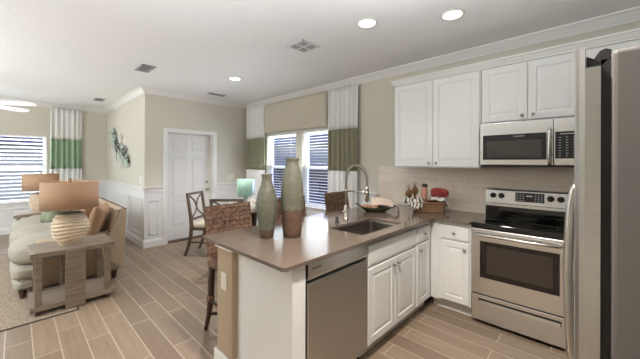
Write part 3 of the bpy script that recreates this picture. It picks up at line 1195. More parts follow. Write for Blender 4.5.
# range
YR = 2.90
rg = thing('range', 'stainless freestanding electric range with black glass cooktop', 'stove', (-.455, 3.2, 0))
rx0, rx1 = -.832, -.155
MB().box(rx0, rx1, YR + .03, YB - .02, .04, .885, .003, 1).build('body', M['fridge_side'], rg)
MB().box(rx0 + .03, rx1 - .03, YR + .07, YB - .05, 0.0, .045).build('plinth', M['black'], rg)
mb = MB()
mb.box(rx0, rx1, YR - .012, YB - .11, .874, .918, .009, 3)
ct = mb.build('cooktop', M['blackglass'], rg)
mb = MB()
for bx_, by_, br_ in ((-.66, 3.06, .10), (-.31, 3.06, .085), (-.66, 3.28, .075), (-.31, 3.28, .10), (-.49, 3.2, .05)):
    for r in (br_, br_ * .62):
        mb.lathe([(r - .003, .9182), (r - .003, .9186), (r, .9186), (r, .9182)], (bx_, by_, 0), 36, smooth=False)
mb.build('burner_marks', M['burner'], ct)
bgd = MB()
bgd.prism([(3.385, .90), (YB - .014, .90), (YB - .014, 1.196), (3.425, 1.196), (3.405, 1.182), (3.392, 1.055), (3.385, 1.05)], 'X', rx0, rx1)
bk = bgd.build('backguard', M['steelh'], rg)
mb = MB()
mb.box(rx0 + .002, rx1 - .002, 3.376, 3.392, .916, 1.025, .002, 1)
mb.build('backguard_lower_panel', M['blackglass'], bk)


def bgx(z):
    return 3.392 + (z - 1.055) / (1.182 - 1.055) * .013


mb = MB()
mb.prism([(bgx(1.085) - .004, 1.085), (bgx(1.085) + .002, 1.085), (bgx(1.172) + .002, 1.172), (bgx(1.172) - .004, 1.172)], 'X', -.572, -.345)
dsp = mb.build('display', M['black'], bk)
mb = MB()
for r in range(4):
    for c_ in range(3):
        for x in (-.562 + c_ * .024, -.418 + c_ * .024):
            z = 1.094 + r * .019
            mb.box(x, x + .013, bgx(z) - .0048, bgx(z) - .003, z, z + .006)
mb.box(-.485, -.435, bgx(1.14) - .0048, bgx(1.14) - .003, 1.135, 1.150)
mb.build('key_legends', M['button'], dsp)
for kx in (-.765, -.692, -.299, -.227):
    mb = MB()
    yk = bgx(1.13)
    mb.lathe([(.027, 0), (.027, -.006), (.021, -.010), (.019, -.028), (.014, -.030), (.001, -.030)], (kx, yk, 1.13), 20, axis='Y')
    mb.box(kx - .003, kx + .003, yk - .034, yk - .028, 1.112, 1.148)
    mb.build('knob', M['black'], bk)
# oven door
od = MB()
od.box(rx0 + .002, rx1 - .002, YR, YR + .032, .278, .866, .006, 2)
ov = od.build('oven_door', M['steelh'], rg)
MB().box(-.757, -.198, YR - .003, YR + .002, .43, .758, .001, 1).build('door_glass', M['blackglass'], ov)
MB().box(-.705, -.240, YR - .0045, YR, .475, .722, .001, 1).build('window', M['ovenwin'], ov)
mb = MB()
hp = [(-.80, YR, .812), (-.80, YR - .034, .816), (-.78, YR - .046, .818), (-.64, YR - .052, .82), (-.49, YR - .054, .82), (-.35, YR - .052, .82), (-.21, YR - .046, .818), (-.19, YR - .034, .816), (-.19, YR, .812)]
mb.tube(hp, .0125, 12)
mb.build('handle', M['steel_handle'], ov)
mb = MB()
mb.box(rx0 + .002, rx1 - .002, YR + .004, YR + .032, .035, .268, .006, 2)
dw_ = mb.build('storage_drawer', M['steelh'], rg)
MB().box(-.770, -.188, YR + .002, YR + .006, .196, .236, .001, 1).build('handle_recess', M['black'], dw_)
MB().prism([(YR - .010, .196), (YR + .004, .192), (YR + .004, .222), (YR - .004, .222)], 'X', -.765, -.193).build('handle', M['steel_handle'], dw_)

# ------------------------------------------------------------------ base cabinets
HCAB = .8905
CT = .914
XE = -1.160       # counter front edge, peninsula
XP = -1.193       # door faces, peninsula
XB = XP - .02
YC = 2.872        # counter front edge, wall run
YP = 2.905        # door faces, wall run
YPB = YP + .02


def pen_cab(name, label, y0, y1, spec, group=None):
    """peninsula cabinet facing +X"""
    t = thing(name, label, 'cabinet', ((XB - 1.75) / 2, (y0 + y1) / 2, 0), group)
    mb = MB()
    # the basin hangs inside the sink cabinet: build the carcass as panels
    mb.box(XB - .012, XB, y0, y1, .105, HCAB)
    mb.box(-1.73, XB - .012, y0, y0 + .016, .105, HCAB)
    mb.box(-1.73, XB - .012, y1 - .016, y1, .105, HCAB)
    mb.box(-1.73, XB - .012, y0 + .016, y1 - .016, .105, .121)
    mb.box(-1.742, -1.73, y0, y1, .105, HCAB)
    mb.box(-1.73, XB - .065, y0, y1, 0, .105)
    mb.build('body', M['cab'], t)
    return t


DW0, DW1 = 1.142, 1.752
SK0, SK1 = 1.757, 2.556
NC0, NC1 = 2.560, 2.905
t = pen_cab('sink_cabinet', 'white two-door sink base cabinet in the peninsula beside the dishwasher', SK0, SK1, None)
MB().panel((XB, SK0 + .012, .705), (0, 1, 0), (0, 0, 1), (1, 0, 0), SK1 - SK0 - .024, .150, .02, .05, False).build('false_front', M['cab'], t)
wd_ = (SK1 - SK0 - .024 - .006) / 2
for k in range(2):
    a = SK0 + .012 + k * (wd_ + .006)
    d = MB().panel((XB, a, .125), (0, 1, 0), (0, 0, 1), (1, 0, 0), wd_, .558, .02, .052).build('door', M['cab'], t)
    knob(d, (XP, a + wd_ - .035 if k == 0 else a + .035, .635), (1, 0, 0))
t = pen_cab('base_cabinet', 'narrow white drawer-over-door base cabinet between sink cabinet and corner', NC0, NC1, None)
d = MB().panel((XB, NC0 + .010, .715), (0, 1, 0), (0, 0, 1), (1, 0, 0), .268, .132, .02, .03, False).build('drawer', M['cab'], t)
knob(d, (XP, NC0 + .144, .785), (1, 0, 0))
d = MB().panel((XB, NC0 + .010, .125), (0, 1, 0), (0, 0, 1), (1, 0, 0), .268, .572, .02, .05).build('door', M['cab'], t)
knob(d, (XP, NC0 + .052, .64), (1, 0, 0))

t = thing('base_cabinet', 'white drawer-over-door base cabinet left of the range', 'cabinet', (-1.02, 3.2, 0))
cx0, cx1 = XB + .002, -.838
mb = MB()
mb.box(cx0, cx1, YPB, YB - .014, .105, HCAB)
mb.box(cx0, cx1, YPB + .065, YB - .014, 0, .105)
mb.box(cx0, XP + .055, YP + .006, YPB, .105, HCAB)
mb.build('body', M['cab'], t)
fx0, fx1 = -1.110, -.852
d = MB().panel((fx0, YPB, .722), (1, 0, 0), (0, 0, 1), (0, -1, 0), fx1 - fx0, .128, .02, .03, False).build('drawer', M['cab'], t)
knob(d, ((fx0 + fx1) / 2, YP, .79), (0, -1, 0))
d = MB().panel((fx0, YPB, .125), (1, 0, 0), (0, 0, 1), (0, -1, 0), fx1 - fx0, .577, .02, .05).build('door', M['cab'], t)
knob(d, (fx1 - .035, YP, .645), (0, -1, 0))

# dishwasher
t = thing('dishwasher', 'stainless dishwasher at the near end of the peninsula', 'dishwasher', (-1.45, 1.447, 0))
MB().box(-1.74, XP - .03, DW0 + .004, DW1 - .004, .10, .884).build('tub', M['black'], t)
MB().box(-1.74, XP - .07, DW0 + .004, DW1 - .004, 0.0, .10).build('toe_panel', M['black'], t)
d = MB().box(XP - .03, XP + .008, DW0 + .006, DW1 - .004, .115, .765, .006, 2).build('door', M['steel_dw'], t)
mb = MB()
mb.prism([(XP - .03, .785), (XP + .002, .785), (XP + .010, .800), (XP + .010, .880), (XP - .03, .880)], 'Y', DW0 + .006, DW1 - .004)
c = mb.build('control_strip', M['steelh'], t)
text_mesh('logo', 'FRIGIDAIRE', .016, Matrix.Translation((XP + .0102, DW0 + .075, .845)) @ Matrix.Rotation(PI / 2, 4, 'Z') @ Matrix.Rotation(PI / 2, 4, 'X'), M['gasket'], c)
MB().box(XP - .03, XP - .012, DW0 + .006, DW1 - .004, .765, .786).build('handle_pocket', M['black'], t)

# end panel and filler
t = thing('cabinet_end_panel', 'white panel closing the near end of the peninsula', 'panel', (-1.47, 1.05, 0))
MB().box(-1.762, XP - .030, 1.040, 1.058, 0, HCAB, .001, 1).build('panel', M['cab'], t)
MB().box(XP - .03, XP, 1.040, 1.138, 0, HCAB, .002, 1).build('filler_strip', M['cab'], t)
MB().box(-1.74, XP - .05, 1.118, 1.138, 0, HCAB).build('inner_panel', M['cab'], t)

# knee wall behind the peninsula cabinets
struct('wall_peninsula', MB().box(-1.972, -1.764, 1.000, YB - .02, 0, .870, .008, 2), M['shaded_wall'])
mb = MB()
mb.box(-1.985, -1.752, .986, 3.45, .858, .876, .004, 1)
mb.box(-1.990, -1.747, .980, 3.45, .874, .8912, .004, 1)
struct('trim_21', mb, M['white'])
mb = MB()
mb.box(-1.772 + .0, -1.764 + .017, .984, 1.040, 0, .13, .006, 2)
mb.box(-1.989, -1.747, .984, 1.001, 0, .13, .006, 2)
mb.box(-1.989, -1.971, 1.0, YB - .03, 0, .13, .006, 2)
struct('baseboard_peninsula', mb, M['white'])
plate('wall_outlet', 'almond outlet on the near end of the peninsula knee wall', 'outlet', (-1.868, 1.000, .635), 'X', -1, .075, .118, 1, M['plate'], 'outlet')

# worktop with sink cut-out
SX0, SX1, SY0, SY1 = -1.615, -1.268, 1.80, 2.42
XL = -2.122
YE = .952
mb = MB()


def top_piece():
    t_ = bmesh.new()
    outer = []

    def arc(cx_, cy_, r, a0, a1, n=5):
        for k in range(n + 1):
            a = math.radians(a0 + (a1 - a0) * k / n)
            outer.append((cx_ + r * math.cos(a), cy_ + r * math.sin(a)))
    r = .025
    arc(XL + r, YE + r, r, 180, 270)
    arc(XE - r, YE + r, r, 270, 360)
    outer.append((XE, YC))
    outer.append((-.836, YC))
    outer.append((-.836, YB - .0125))
    outer.append((XL, YB - .0125))
    inner = [(SX0, SY0), (SX1, SY0), (SX1, SY1), (SX0, SY1)]
    vo = [t_.verts.new((x, y, CT)) for x, y in outer]
    vi = [t_.verts.new((x, y, CT)) for x, y in inner]
    eo = [t_.edges.new((vo[i], vo[(i + 1) % len(vo)])) for i in range(len(vo))]
    ei = [t_.edges.new((vi[i], vi[(i + 1) % 4])) for i in range(4)]
    bmesh.ops.triangle_fill(t_, use_beauty=True, edges=eo + ei)
    ex = bmesh.ops.extrude_face_region(t_, geom=list(t_.faces))
    for v in ex['geom']:
        if isinstance(v, bmesh.types.BMVert):
            v.co.z = CT - .022
    bmesh.ops.recalc_face_normals(t_, faces=list(t_.faces))
    return t_


mb.merge(top_piece())
wtop = mb.build('worktop', M['stone'], None, (-1.6, 2.0, CT - .022))
bv = wtop.modifiers.new('edge', 'BEVEL')
bv.width = .004
bv.segments = 2
bv.limit_method = 'ANGLE'
tag(wtop, 'L-shaped taupe quartz worktop with a polished dark edge', 'worktop')
tag(MB().box(-.151, .40, YC, YB - .0125, CT - .022, CT, .004).build('worktop', M['stone'], None, (.12, 3.2, CT - .022)),
    'short taupe quartz worktop right of the range, behind the fridge', 'worktop')
t = thing('base_cabinet', 'white base cabinet right of the range, hidden behind the fridge', 'cabinet', (.12, 3.2, 0))
mb = MB()
mb.box(-.149, .40, YPB, YB - .014, .105, HCAB)
mb.box(-.149, .40, YPB + .065, YB - .014, 0, .105)
mb.build('body', M['cab'], t)
d = MB().panel((-.137, YPB, .722), (1, 0, 0), (0, 0, 1), (0, -1, 0), .525, .140, .02, .03, False).build('drawer', M['cab'], t)
knob(d, (.125, YP, .79), (0, -1, 0))
d = MB().panel((-.137, YPB, .125), (1, 0, 0), (0, 0, 1), (0, -1, 0), .525, .577, .02, .05).build('door', M['cab'], t)
knob(d, (-.10, YP, .645), (0, -1, 0))

# sink
sk = thing('sink', 'stainless undermount single-bowl sink cut into the peninsula', 'sink', ((SX0 + SX1) / 2, (SY0 + SY1) / 2, .69))
mb = MB()


def rr(ins, z, rad=.03):
    pts = []
    x0, x1, y0, y1 = SX0 + ins, SX1 - ins, SY0 + ins, SY1 - ins
    for (cx_, cy_, a0) in ((x1 - rad, y1 - rad, 0), (x0 + rad, y1 - rad, 90), (x0 + rad, y0 + rad, 180), (x1 - rad, y0 + rad, 270)):
        for k in range(5):
            a = math.radians(a0 + 90 * k / 4)
            pts.append(Vector((cx_ + rad * math.cos(a), cy_ + rad * math.sin(a), z)))
    return pts


mb.ring_strip([rr(-.018, .8915), rr(-.004, .8915), rr(-.002, .880), rr(.004, .73), rr(.03, .705, .04), rr(.031, .700, .04), rr(.0, .70), rr(-.01, .73), rr(-.018, .880)], caps=False, smooth=False, loop=True)
mb.box(SX0 + .028, SX1 - .028, SY0 + .028, SY1 - .028, .698, .705)
mb.build('basin', M['sinkm'], sk)
MB().lathe([(.045, .7052), (.045, .708), (.03, .7085), (.028, .7065), (.001, .7065)], ((SX0 + SX1) / 2 - .06, (SY0 + SY1) / 2, 0), 24).build('drain', M['nickel'], sk)

# faucet
fx, fy = -1.742, 2.195
fc = thing('faucet', 'tall brushed-nickel spring-neck kitchen faucet behind the sink', 'faucet', (fx, fy, CT))
MB().lathe([(.028, CT), (.028, CT + .008), (.021, CT + .014), (.021, CT + .12), (.016, CT + .13), (.0135, CT + .14), (.001, CT + .14)], (fx, fy, 0), 24).build('body', M['nickel'], fc)
pts = [(fx, fy, CT + .13), (fx, fy, 1.30)]
R_ = .12
for k in range(13):
    a = PI - PI * k / 12
    pts.append((fx + R_ + R_ * math.cos(a), fy, 1.312 + R_ * 1.0 * math.sin(a)))
pts.append((fx + 2 * R_, fy, 1.24))
neck = MB().tube(pts, .0115, 12).build('neck', M['nickel'], fc)
mb = MB()
np_ = [Vector(p) for p in pts[1:]]
# spring coil wrapped on the arch
coil = []
tot = 130
for k in range(tot * 6):
    s = k / (tot * 6 - 1) * (len(np_) - 1.001)
    i = int(s)
    f = s - i
    c_ = np_[i].lerp(np_[i + 1], f)
    d_ = (np_[i + 1] - np_[i]).normalized()
    side = Vector((0, 1, 0))
    up_ = d_.cross(side).normalized()
    a = 2 * PI * k / 6 / 1.6
    coil.append(c_ + (side * math.cos(a) + up_ * math.sin(a)) * .0135)
mb.tube(coil, .0022, 4)
mb.build('spring', M['nickel'], neck)
hx = fx + 2 * R_
MB().lathe([(.001, 1.245), (.016, 1.245), (.018, 1.22), (.020, 1.16), (.021, 1.115), (.014, 1.108), (.001, 1.108)], (hx, fy, 0), 20).build('spray_head', M['nickel'], fc)
mb = MB()
mb.tube([(fx, fy, 1.19), (hx, fy, 1.19)], .008, 10)
mb.lathe([(.013, 1.175), (.017, 1.175), (.017, 1.205), (.013, 1.205)], (fx, fy, 0), 16)
mb.lathe([(.018, 1.178), (.024, 1.178), (.024, 1.202), (.018, 1.202)], (hx, fy, 0), 16)
mb.build('holder_arm', M['nickel'], fc)
MB().tube([(fx, fy - .015, CT + .075), (fx, fy - .045, CT + .08), (fx + .02, fy - .055, CT + .082), (fx + .09, fy - .06, CT + .105)], [.011, .011, .008, .006], 10).build('lever', M['nickel'], fc)
MB().lathe([(.022, CT), (.022, CT + .004), (.014, CT + .012), (.013, CT + .05), (.001, CT + .05)], (fx + .03, fy - .17, 0), 20).build('soap_pump', M['gasket'], fc)

# ------------------------------------------------------------------ fridge
fg = thing('fridge', 'tall stainless side-by-side fridge with grey side panels', 'fridge', (.38, 1.55, 0))
fy0, fy1, fz = 1.10, 2.01, 1.766
MB().box(.030, .80, fy0, fy1, .03, fz, .012, 3).build('body', M['fridge_side'], fg)
MB().box(.03, .78, fy0 + .03, fy1 - .03, 0, .04).build('base_grille', M['black'], fg)
MB().box(.010, .031, fy0 + .012, fy1 - .012, .06, fz - .02).build('gasket', M['gasket'], fg)


def fdoor(a, b):
    # plan of a bowed door: front at -X
    pl = [(.010, a), (.010, b), (-.020, b), (-.034, b - .006), (-.046, b - .05)]
    n = 8
    for k in range(1, n):
        pl.append((-.046 - .004 * math.sin(PI * k / n), b - .05 + (a + .05 - (b - .05)) * k / n))
    pl += [(-.046, a + .05), (-.042, a + .014), (-.034, a + .004), (-.022, a)]
    mb = MB()
    mb.prism(pl[2:], 'Z', .07, 1.788)
    mb.prism([(.010, a), (.010, b), (-.020, b), (-.022, a)], 'Z', .07, 1.728)
    return mb


for a, b, hy in ((fy0, 1.505, 1.455), (1.511, fy1, 1.561)):
    d = fdoor(a, b).build('door', M['steel'], fg)
    mb = MB()
    mb.tube([(-.046, hy, .66), (-.060, hy, .69), (-.068, hy, .76), (-.075, hy, .90), (-.078, hy, 1.04), (-.075, hy, 1.18), (-.068, hy, 1.30), (-.060, hy, 1.36), (-.046, hy, 1.38)], .014, 12)
    mb.build('handle', M['steel_handle'], d)
for a in (fy0 + .012, fy1 - .072):
    mb = MB()
    mb.prism([(-.0195, 1.7285), (.0095, 1.7285), (.031, fz - .012), (.031, fz + .004), (.020, fz + .010), (.008, fz + .006), (-.004, fz - .014), (-.010, fz - .010), (-.0195, fz - .004)], 'Y', a, a + .06)
    mb.build('hinge_cover', M['gasket'], fg)

# ------------------------------------------------------------------ things on the worktop
vs = MB()
vs.lathe([(.001, 0), (.044, 0), (.050, .006), (.056, .06), (.068, .14), (.0765, .22), (.074, .28), (.060, .34), (.045, .385), (.037, .415), (.036, .435), (.041, .455),
          (.041, .462), (.034, .462), (.032, .44), (.030, .40), (.001, .39)], seg=40)
v_ = vs.build('vase', M['vase_a'])
v_.location = (-1.745, 1.268, CT)
tag(v_, 'shorter sage-glazed vase with a narrow clay foot on the peninsula', 'vase', 'tall sage and clay vases')
vs = MB()
vs.lathe([(.001, 0), (.060, 0), (.066, .006), (.070, .05), (.076, .12), (.081, .20), (.083, .28), (.083, .34), (.079, .40), (.066, .47), (.052, .52), (.046, .545), (.047, .56),
          (.053, .572), (.053, .580), (.044, .580), (.042, .56), (.038, .52), (.001, .51)], seg=40)
v_ = vs.build('vase', M['vase_b'])
v_.location = (-1.632, 1.415, CT)
tag(v_, 'taller sage-glazed vase with a deep brown clay foot on the peninsula', 'vase', 'tall sage and clay vases')

# serving dish (boat shape), bread and cloths
R45 = math.radians(44)
D4 = Matrix.Translation((-1.785, 2.78, CT)) @ Matrix.Rotation(R45, 4, 'Z')
mb = MB()
rings = []
n = 40
for (a_, b_, z_) in ((.10, .055, .0), (.115, .062, .004), (.19, .10, .038), (.225, .118, .052), (.225, .118, .058), (.212, .108, .056), (.18, .09, .040), (.10, .05, .012)):
    ring = []
    for k in range(n):
        th = 2 * PI * k / n
        up_ = (.040 if math.cos(th) < 0 else .014) * abs(math.cos(th)) ** 5 * (z_ / .055)
        ring.append(D4 @ Vector((a_ * math.cos(th), b_ * math.sin(th), z_ + up_)))
    rings.append(ring)
mb.ring_strip(rings)
tag(mb.build('serving_dish', M['dish'], None, (-1.785, 2.78, CT)), 'dark green boat-shaped serving dish on the worktop behind the faucet', 'dish')
for i, (u, v, s, lab) in enumerate(((-.10, -.005, .062, 'brown bread piece at the left end of the green dish'), (-.02, -.04, .058, 'brown bread piece at the front middle of the green dish'))):
    mb = MB()
    mb.soft((0, 0, 0), (s * 1.25, s * .7, s * .42), .8, 6)
    o = mb.build('bread_piece', M['food'])
    o.matrix_world = D4 @ Matrix.Translation((u, v, .056)) @ Matrix.Rotation(.3 + i, 4, 'Z')
    tag(o, lab, 'bread', 'bread in the green dish')
mb = MB()
mb.sheet(lambda u, v: (-.05 + .26 * u + .02 * v, -.05 + .15 * v, .078 + .022 * math.sin(PI * u) + .062 * v - .03 * u), 14, 10, .014)
o = mb.build('folded_napkin', M['striped'])
o.matrix_world = D4
tag(o, 'blush striped napkin folded over the green serving dish', 'napkin')
mb = MB()
mb.sheet(lambda u, v: (.195 + .065 * math.sin(min(1, u * 1.4) * PI / 2) + .004 * math.sin(9 * v), -.06 + .10 * v + .004 * math.sin(8 * u),
                       .088 - .083 * u ** 1.6 + .004 * math.sin(12 * v)), 12, 10, .005)
o = mb.build('tea_towel', M['napkin'])
o.matrix_world = D4
tag(o, 'white cloth hanging off the right end of the green dish', 'towel')

# basket with towel, mitt, jar and pinecones
B4 = Matrix.Translation((-1.3632, 3.2012, CT)) @ Matrix.Rotation(math.radians(32), 4, 'Z')


def rrect(hx_, hy_, z, rad, n=5):
    p = []
    for (sx_, sy_, a0) in ((1, 1, 0), (-1, 1, 90), (-1, -1, 180), (1, -1, 270)):
        for k in range(n):
            a = math.radians(a0 + 90 * k / (n - 1))
            p.append(Vector((sx_ * (hx_ - rad) + rad * math.cos(a), sy_ * (hy_ - rad) + rad * math.sin(a), z)))
    return p


bk_ = thing('wicker_basket', 'brown rectangular wicker basket against the backsplash', 'basket', (-1.3632, 3.2012, CT))
bk_.rotation_euler = (0, 0, math.radians(32))
OFF[bk_.name] = Vector((0, 0, 0))
mb = MB()
rings = [rrect(.15, .085, 0, .03)]
for k in range(13):
    z = .004 + .100 * k / 12
    rings.append(rrect(.152 + .018 * k / 12 + (.004 if k % 2 else 0), .087 + .014 * k / 12 + (.004 if k % 2 else 0), z, .035))
rings += [rrect(.162, .093, .104, .03), rrect(.142, .078, .012, .03)]
mb.ring_strip(rings, smooth=False)
mb.build('bowl', M['basket'], bk_)
mb = MB()
pts = [p for p in rrect(.170, .101, .106, .04, 6)]
mb.tube(pts + [pts[0]], .009, 8)
mb.build('rim', M['basket'], bk_)
mb = MB()


def tw(u, v):
    # from inside the basket, over the front-left rim, its lower edge hanging free
    x = -.03 - .20 * u - .06 * v + .0 * u
    y = -.03 - .115 * v
    z = .150 - .112 * v ** 1.6 * (1 - .62 * u) + .012 * math.sin(7 * u + 2 * v) + .010 * math.sin(PI * v)
    return (x, y, z)


mb.sheet(tw, 16, 12, .005)
o = mb.build('tea_towel', M['zebra'])
o.matrix_world = B4
tag(o, 'black and white patterned towel draped over the left of the wicker basket', 'towel')
mb = MB()
mb.sheet(lambda u, v: (.02 + .175 * u + .02 * max(0, (u - .75) / .25), -.085 + .15 * v, .140 + .020 * math.sin(PI * v) + .010 * math.sin(9 * u) - .100 * max(0, (u - .75) / .25) ** 1.4), 18, 12, .005)
o = mb.build('napkin', M['napkin'])
o.matrix_world = B4
tag(o, 'white napkin spilling over the right rim of the wicker basket', 'napkin')
mb = MB()
mb.soft((.125, .02, .215), (.095, .045, .050), .75, 8, Matrix.Rotation(.12, 4, 'Y'))
mb.soft((.055, -.02, .192), (.03, .022, .028), .9, 6)
o = mb.build('oven_mitt', M['red'])
o.matrix_world = B4
tag(o, 'dusty red oven mitt lying on top of the wicker basket', 'oven mitt')
jar = thing('jar', 'pink jar with a dark stopper standing in the wicker basket', 'jar', tuple(B4 @ Vector((-.052, .01, .013))))
jar.rotation_euler = (0, .06, 0)
OFF[jar.name] = Vector((0, 0, 0))
MB().lathe([(.001, 0), (.034, 0), (.036, .02), (.037, .20), (.032, .235), (.024, .25), (.024, .265), (.001, .265)], seg=20).build('jar_body', M['pink'], jar).location = (0, 0, 0)
MB().lathe([(.001, .265), (.029, .265), (.031, .28), (.024, .298), (.001, .30)], seg=20).build('stopper', M['darkwood'], jar)
for k, (u, v, z, lab) in enumerate(((-.140, .035, .185, 'upright dried seed head at the left of the wicker basket'), (-.215, -.03, .155, 'dried seed head in front of its taller twin in the wicker basket'))):
    mb = MB()
    for r_ in range(9):
        zz_ = .0 + r_ * .010
        rad = .030 * math.sin(PI * (r_ + 1.2) / 11)
        for q in range(9):
            a = 2 * PI * q / 9 + r_ * .35
            mb.soft((rad * math.cos(a), rad * math.sin(a), zz_), (.011, .011, .007), 1.0, 1)
    mb.lathe([(.001, -.10), (.006, -.10), (.012, 0), (.016, .05), (.001, .09)], seg=10)
    for q in range(7):
        a = q * .9
        mb.tube([(0, 0, .07), (.022 * math.cos(a), .022 * math.sin(a), .135 + .01 * (q % 3))], [.003, .001], 5)
    o = mb.build('dried_seed_head', M['dried'])
    o.matrix_world = B4 @ Matrix.Translation((u, v, z))
    tag(o, lab, 'dried plant', 'dried seed heads in the basket')


# ------------------------------------------------------------------ counter stools
def make_stool():
    t = thing('counter_stool', '', 'stool', (0, 0, 0), 'woven counter stools along the peninsula')
    # local: +x faces the worktop
    # woven back, slightly reclined and curved
    mb = MB()
    nu, nv = 44, 30
    z0, z1 = .66, 1.075

    def P(u, v, side):
        y = (-.5 + u) * .46
        z = z0 + (z1 - z0) * v
        x = -.165 - .075 * v - .030 * (1 - (2 * u - 1) ** 2)
        cu, cv = u * 11, v * 10
        h = abs(math.sin(PI * cu)) * abs(math.sin(PI * cv)) * (.012 if (int(cu) + int(cv)) % 2 else .006)
        edge = min(1, min(u, 1 - u, v, 1 - v) * 14)
        return Vector((x + side * (.012 + h) * max(.3, edge), y, z))
    gA = [[mb.bm.verts.new(P(i / nu, j / nv, 1)) for j in range(nv + 1)] for i in range(nu + 1)]
    gB = [[mb.bm.verts.new(P(i / nu, j / nv, -1)) for j in range(nv + 1)] for i in range(nu + 1)]
    for i in range(nu):
        for j in range(nv):
            mb.bm.faces.new((gA[i][j], gA[i + 1][j], gA[i + 1][j + 1], gA[i][j + 1]))
            mb.bm.faces.new((gB[i][j], gB[i][j + 1], gB[i + 1][j + 1], gB[i + 1][j]))
    for i in range(nu):
        mb.bm.faces.new((gA[i][0], gB[i][0], gB[i + 1][0], gA[i + 1][0]))
        mb.bm.faces.new((gA[i][nv], gA[i + 1][nv], gB[i + 1][nv], gB[i][nv]))
    for j in range(nv):
        mb.bm.faces.new((gA[0][j], gA[0][j + 1], gB[0][j + 1], gB[0][j]))
        mb.bm.faces.new((gA[nu][j], gB[nu][j], gB[nu][j + 1], gA[nu][j + 1]))
    mb.build('backrest', M['wicker'], t)
    mb = MB()
    mb.box(-.19, .20, -.225, .225, .575, .655, .02, 3)
    mb.build('seat', M['wicker'], t)
    legs = {}
    for sx_ in (-1, 1):
        for sy_ in (-1, 1):
            mb = MB()
            y = sy_ * .19
            if sx_ < 0:
                pts = [(-.165, y, .60), (-.175, y, .45), (-.185, y, .30), (-.215, y * 1.01, .14), (-.262, y * 1.03, 0)]
            else:
                pts = [(.165, y, .60), (.168, y, .45), (.17, y, .3), (.175, y, .14), (.19, y * 1.02, 0)]
            mb.tube(pts, [.028, .029, .027, .022, .017], 10)
            l = mb.build('leg', M['darkwood'], t)
            mb = MB()
            mb.lathe([(.030, .27), (.034, .28), (.034, .31), (.030, .32)], (pts[2][0], y, 0), 14)
            mb.build('leg_wrap', M['wicker'], l)
    mb = MB()
    mb.tube([(-.215, -.19, .15), (.175, .19, .15)], .014, 8)
    mb.tube([(-.215, .19, .15), (.175, -.19, .15)], .014, 8)
    mb.tube([(-.19, -.19, .27), (.172, -.19, .27)], .012, 8)
    mb.tube([(-.19, .19, .27), (.172, .19, .27)], .012, 8)
    mb.build('stretcher', M['darkwood'], t)
    return t


stool = make_stool()
stool_labels = ['woven brown counter stool nearest the camera, at the peninsula corner',
                'woven brown counter stool behind the taller vase',
                'woven brown counter stool behind the faucet, last along the peninsula']
for i, y in enumerate((1.345, 2.07, 2.87)):
    o = stool if i == 0 else copy_tree(stool)
    o.location = (-2.205, y, 0)
    o['label'] = stool_labels[i]


# ------------------------------------------------------------------ dining set
def make_chair():
    t = thing('dining_chair', '', 'chair', (0, 0, 0), 'cross-back dining chairs')
    for sy_ in (-1, 1):
        y = sy_ * .205
        mb = MB()
        pts = [(-.30, y, 0), (-.245, y, .14), (-.205, y, .30), (-.19, y, .46), (-.205, y, .62), (-.235, y, .80), (-.262, y, .975)]
        rings = []
        for (px, py, pz), wv in zip(pts, (.017, .020, .023, .024, .021, .019, .018)):
            rings.append([Vector((px + a * wv, py + b * .016, pz)) for a, b in ((-1, -1), (1, -1), (1, 1), (-1, 1))])
        mb.ring_strip(rings, smooth=False)
        mb.build('rear_leg', M['chairwood'], t)
        mb = MB()
        rings = []
        for (px, pz), wv in zip([(.225, 0), (.21, .2), (.205, .43)], (.014, .018, .022)):
            rings.append([Vector((px + a * wv, y + b * wv, pz)) for a, b in ((-1, -1), (1, -1), (1, 1), (-1, 1))])
        mb.ring_strip(rings, smooth=False)
        mb.build('front_leg', M['chairwood'], t)
    MB().bar((-.262, -.222, .960), (-.262, .222, .960), .03, .032).build('top_rail', M['chairwood'], t)
    MB().bar((-.208, -.19, .565), (-.208, .19, .565), .022, .03).build('lower_rail', M['chairwood'], t)
    mb = MB()
    for s in (-1, 1):
        pts = []
        for k in range(9):
            q = k / 8
            z = .575 + .375 * q
            x = -.208 - .052 * q
            y = s * (-.19 + .38 * q)
            y += s * .045 * math.sin(2 * PI * q)
            pts.append((x + .004 * s, y, z))
        mb.tube(pts, .0125, 8)
    mb.build('cross_back', M['chairwood'], t)
    mb = MB()
    mb.box(-.20, .225, -.215, .215, .405, .455, .006, 1)
    mb.build('seat_frame', M['chairwood'], t)
    MB().soft((.015, 0, .480), (.215, .215, .042), .35, 8).build('seat_cushion', M['seatfab'], t)
    mb = MB()
    mb.bar((-.215, -.205, .22), (.21, -.205, .22), .018, .024)
    mb.bar((-.215, .205, .22), (.21, .205, .22), .018, .024)
    mb.build('stretcher', M['chairwood'], t)
    return t


TC = (-4.02, 2.62)
ch = make_chair()
for i, (x, y, a, lab) in enumerate(((-4.50, 2.155, 35.6, 'cross-back wooden dining chair in front of the white door'),
                                    (-3.70, 2.10, 135, 'wooden dining chair seen over the near woven stool'),
                                    (-3.40, 2.72, 188, 'wooden dining chair hidden behind the vases by the window'))):
    o = ch if i == 0 else copy_tree(ch)
    o.location = (x, y, 0)
    o.rotation_euler = (0, 0, math.radians(a))
    o['label'] = lab

tb = thing('dining_table', 'round dark wood dining table under the teal hurricane lamp', 'table', (TC[0], TC[1], 0))
MB().lathe([(.001, .715), (.50, .715), (.54, .725), (.55, .74), (.545, .75), (.001, .75)], (TC[0], TC[1], 0), 48).build('tabletop', M['tabletop'], tb)
MB().lathe([(.001, 0), (.26, 0), (.27, .03), (.20, .06), (.09, .10), (.075, .3), (.09, .6), (.18, .70), (.20, .715), (.001, .715)], (TC[0], TC[1], 0), 32).build('pedestal', M['tabletop'], tb)

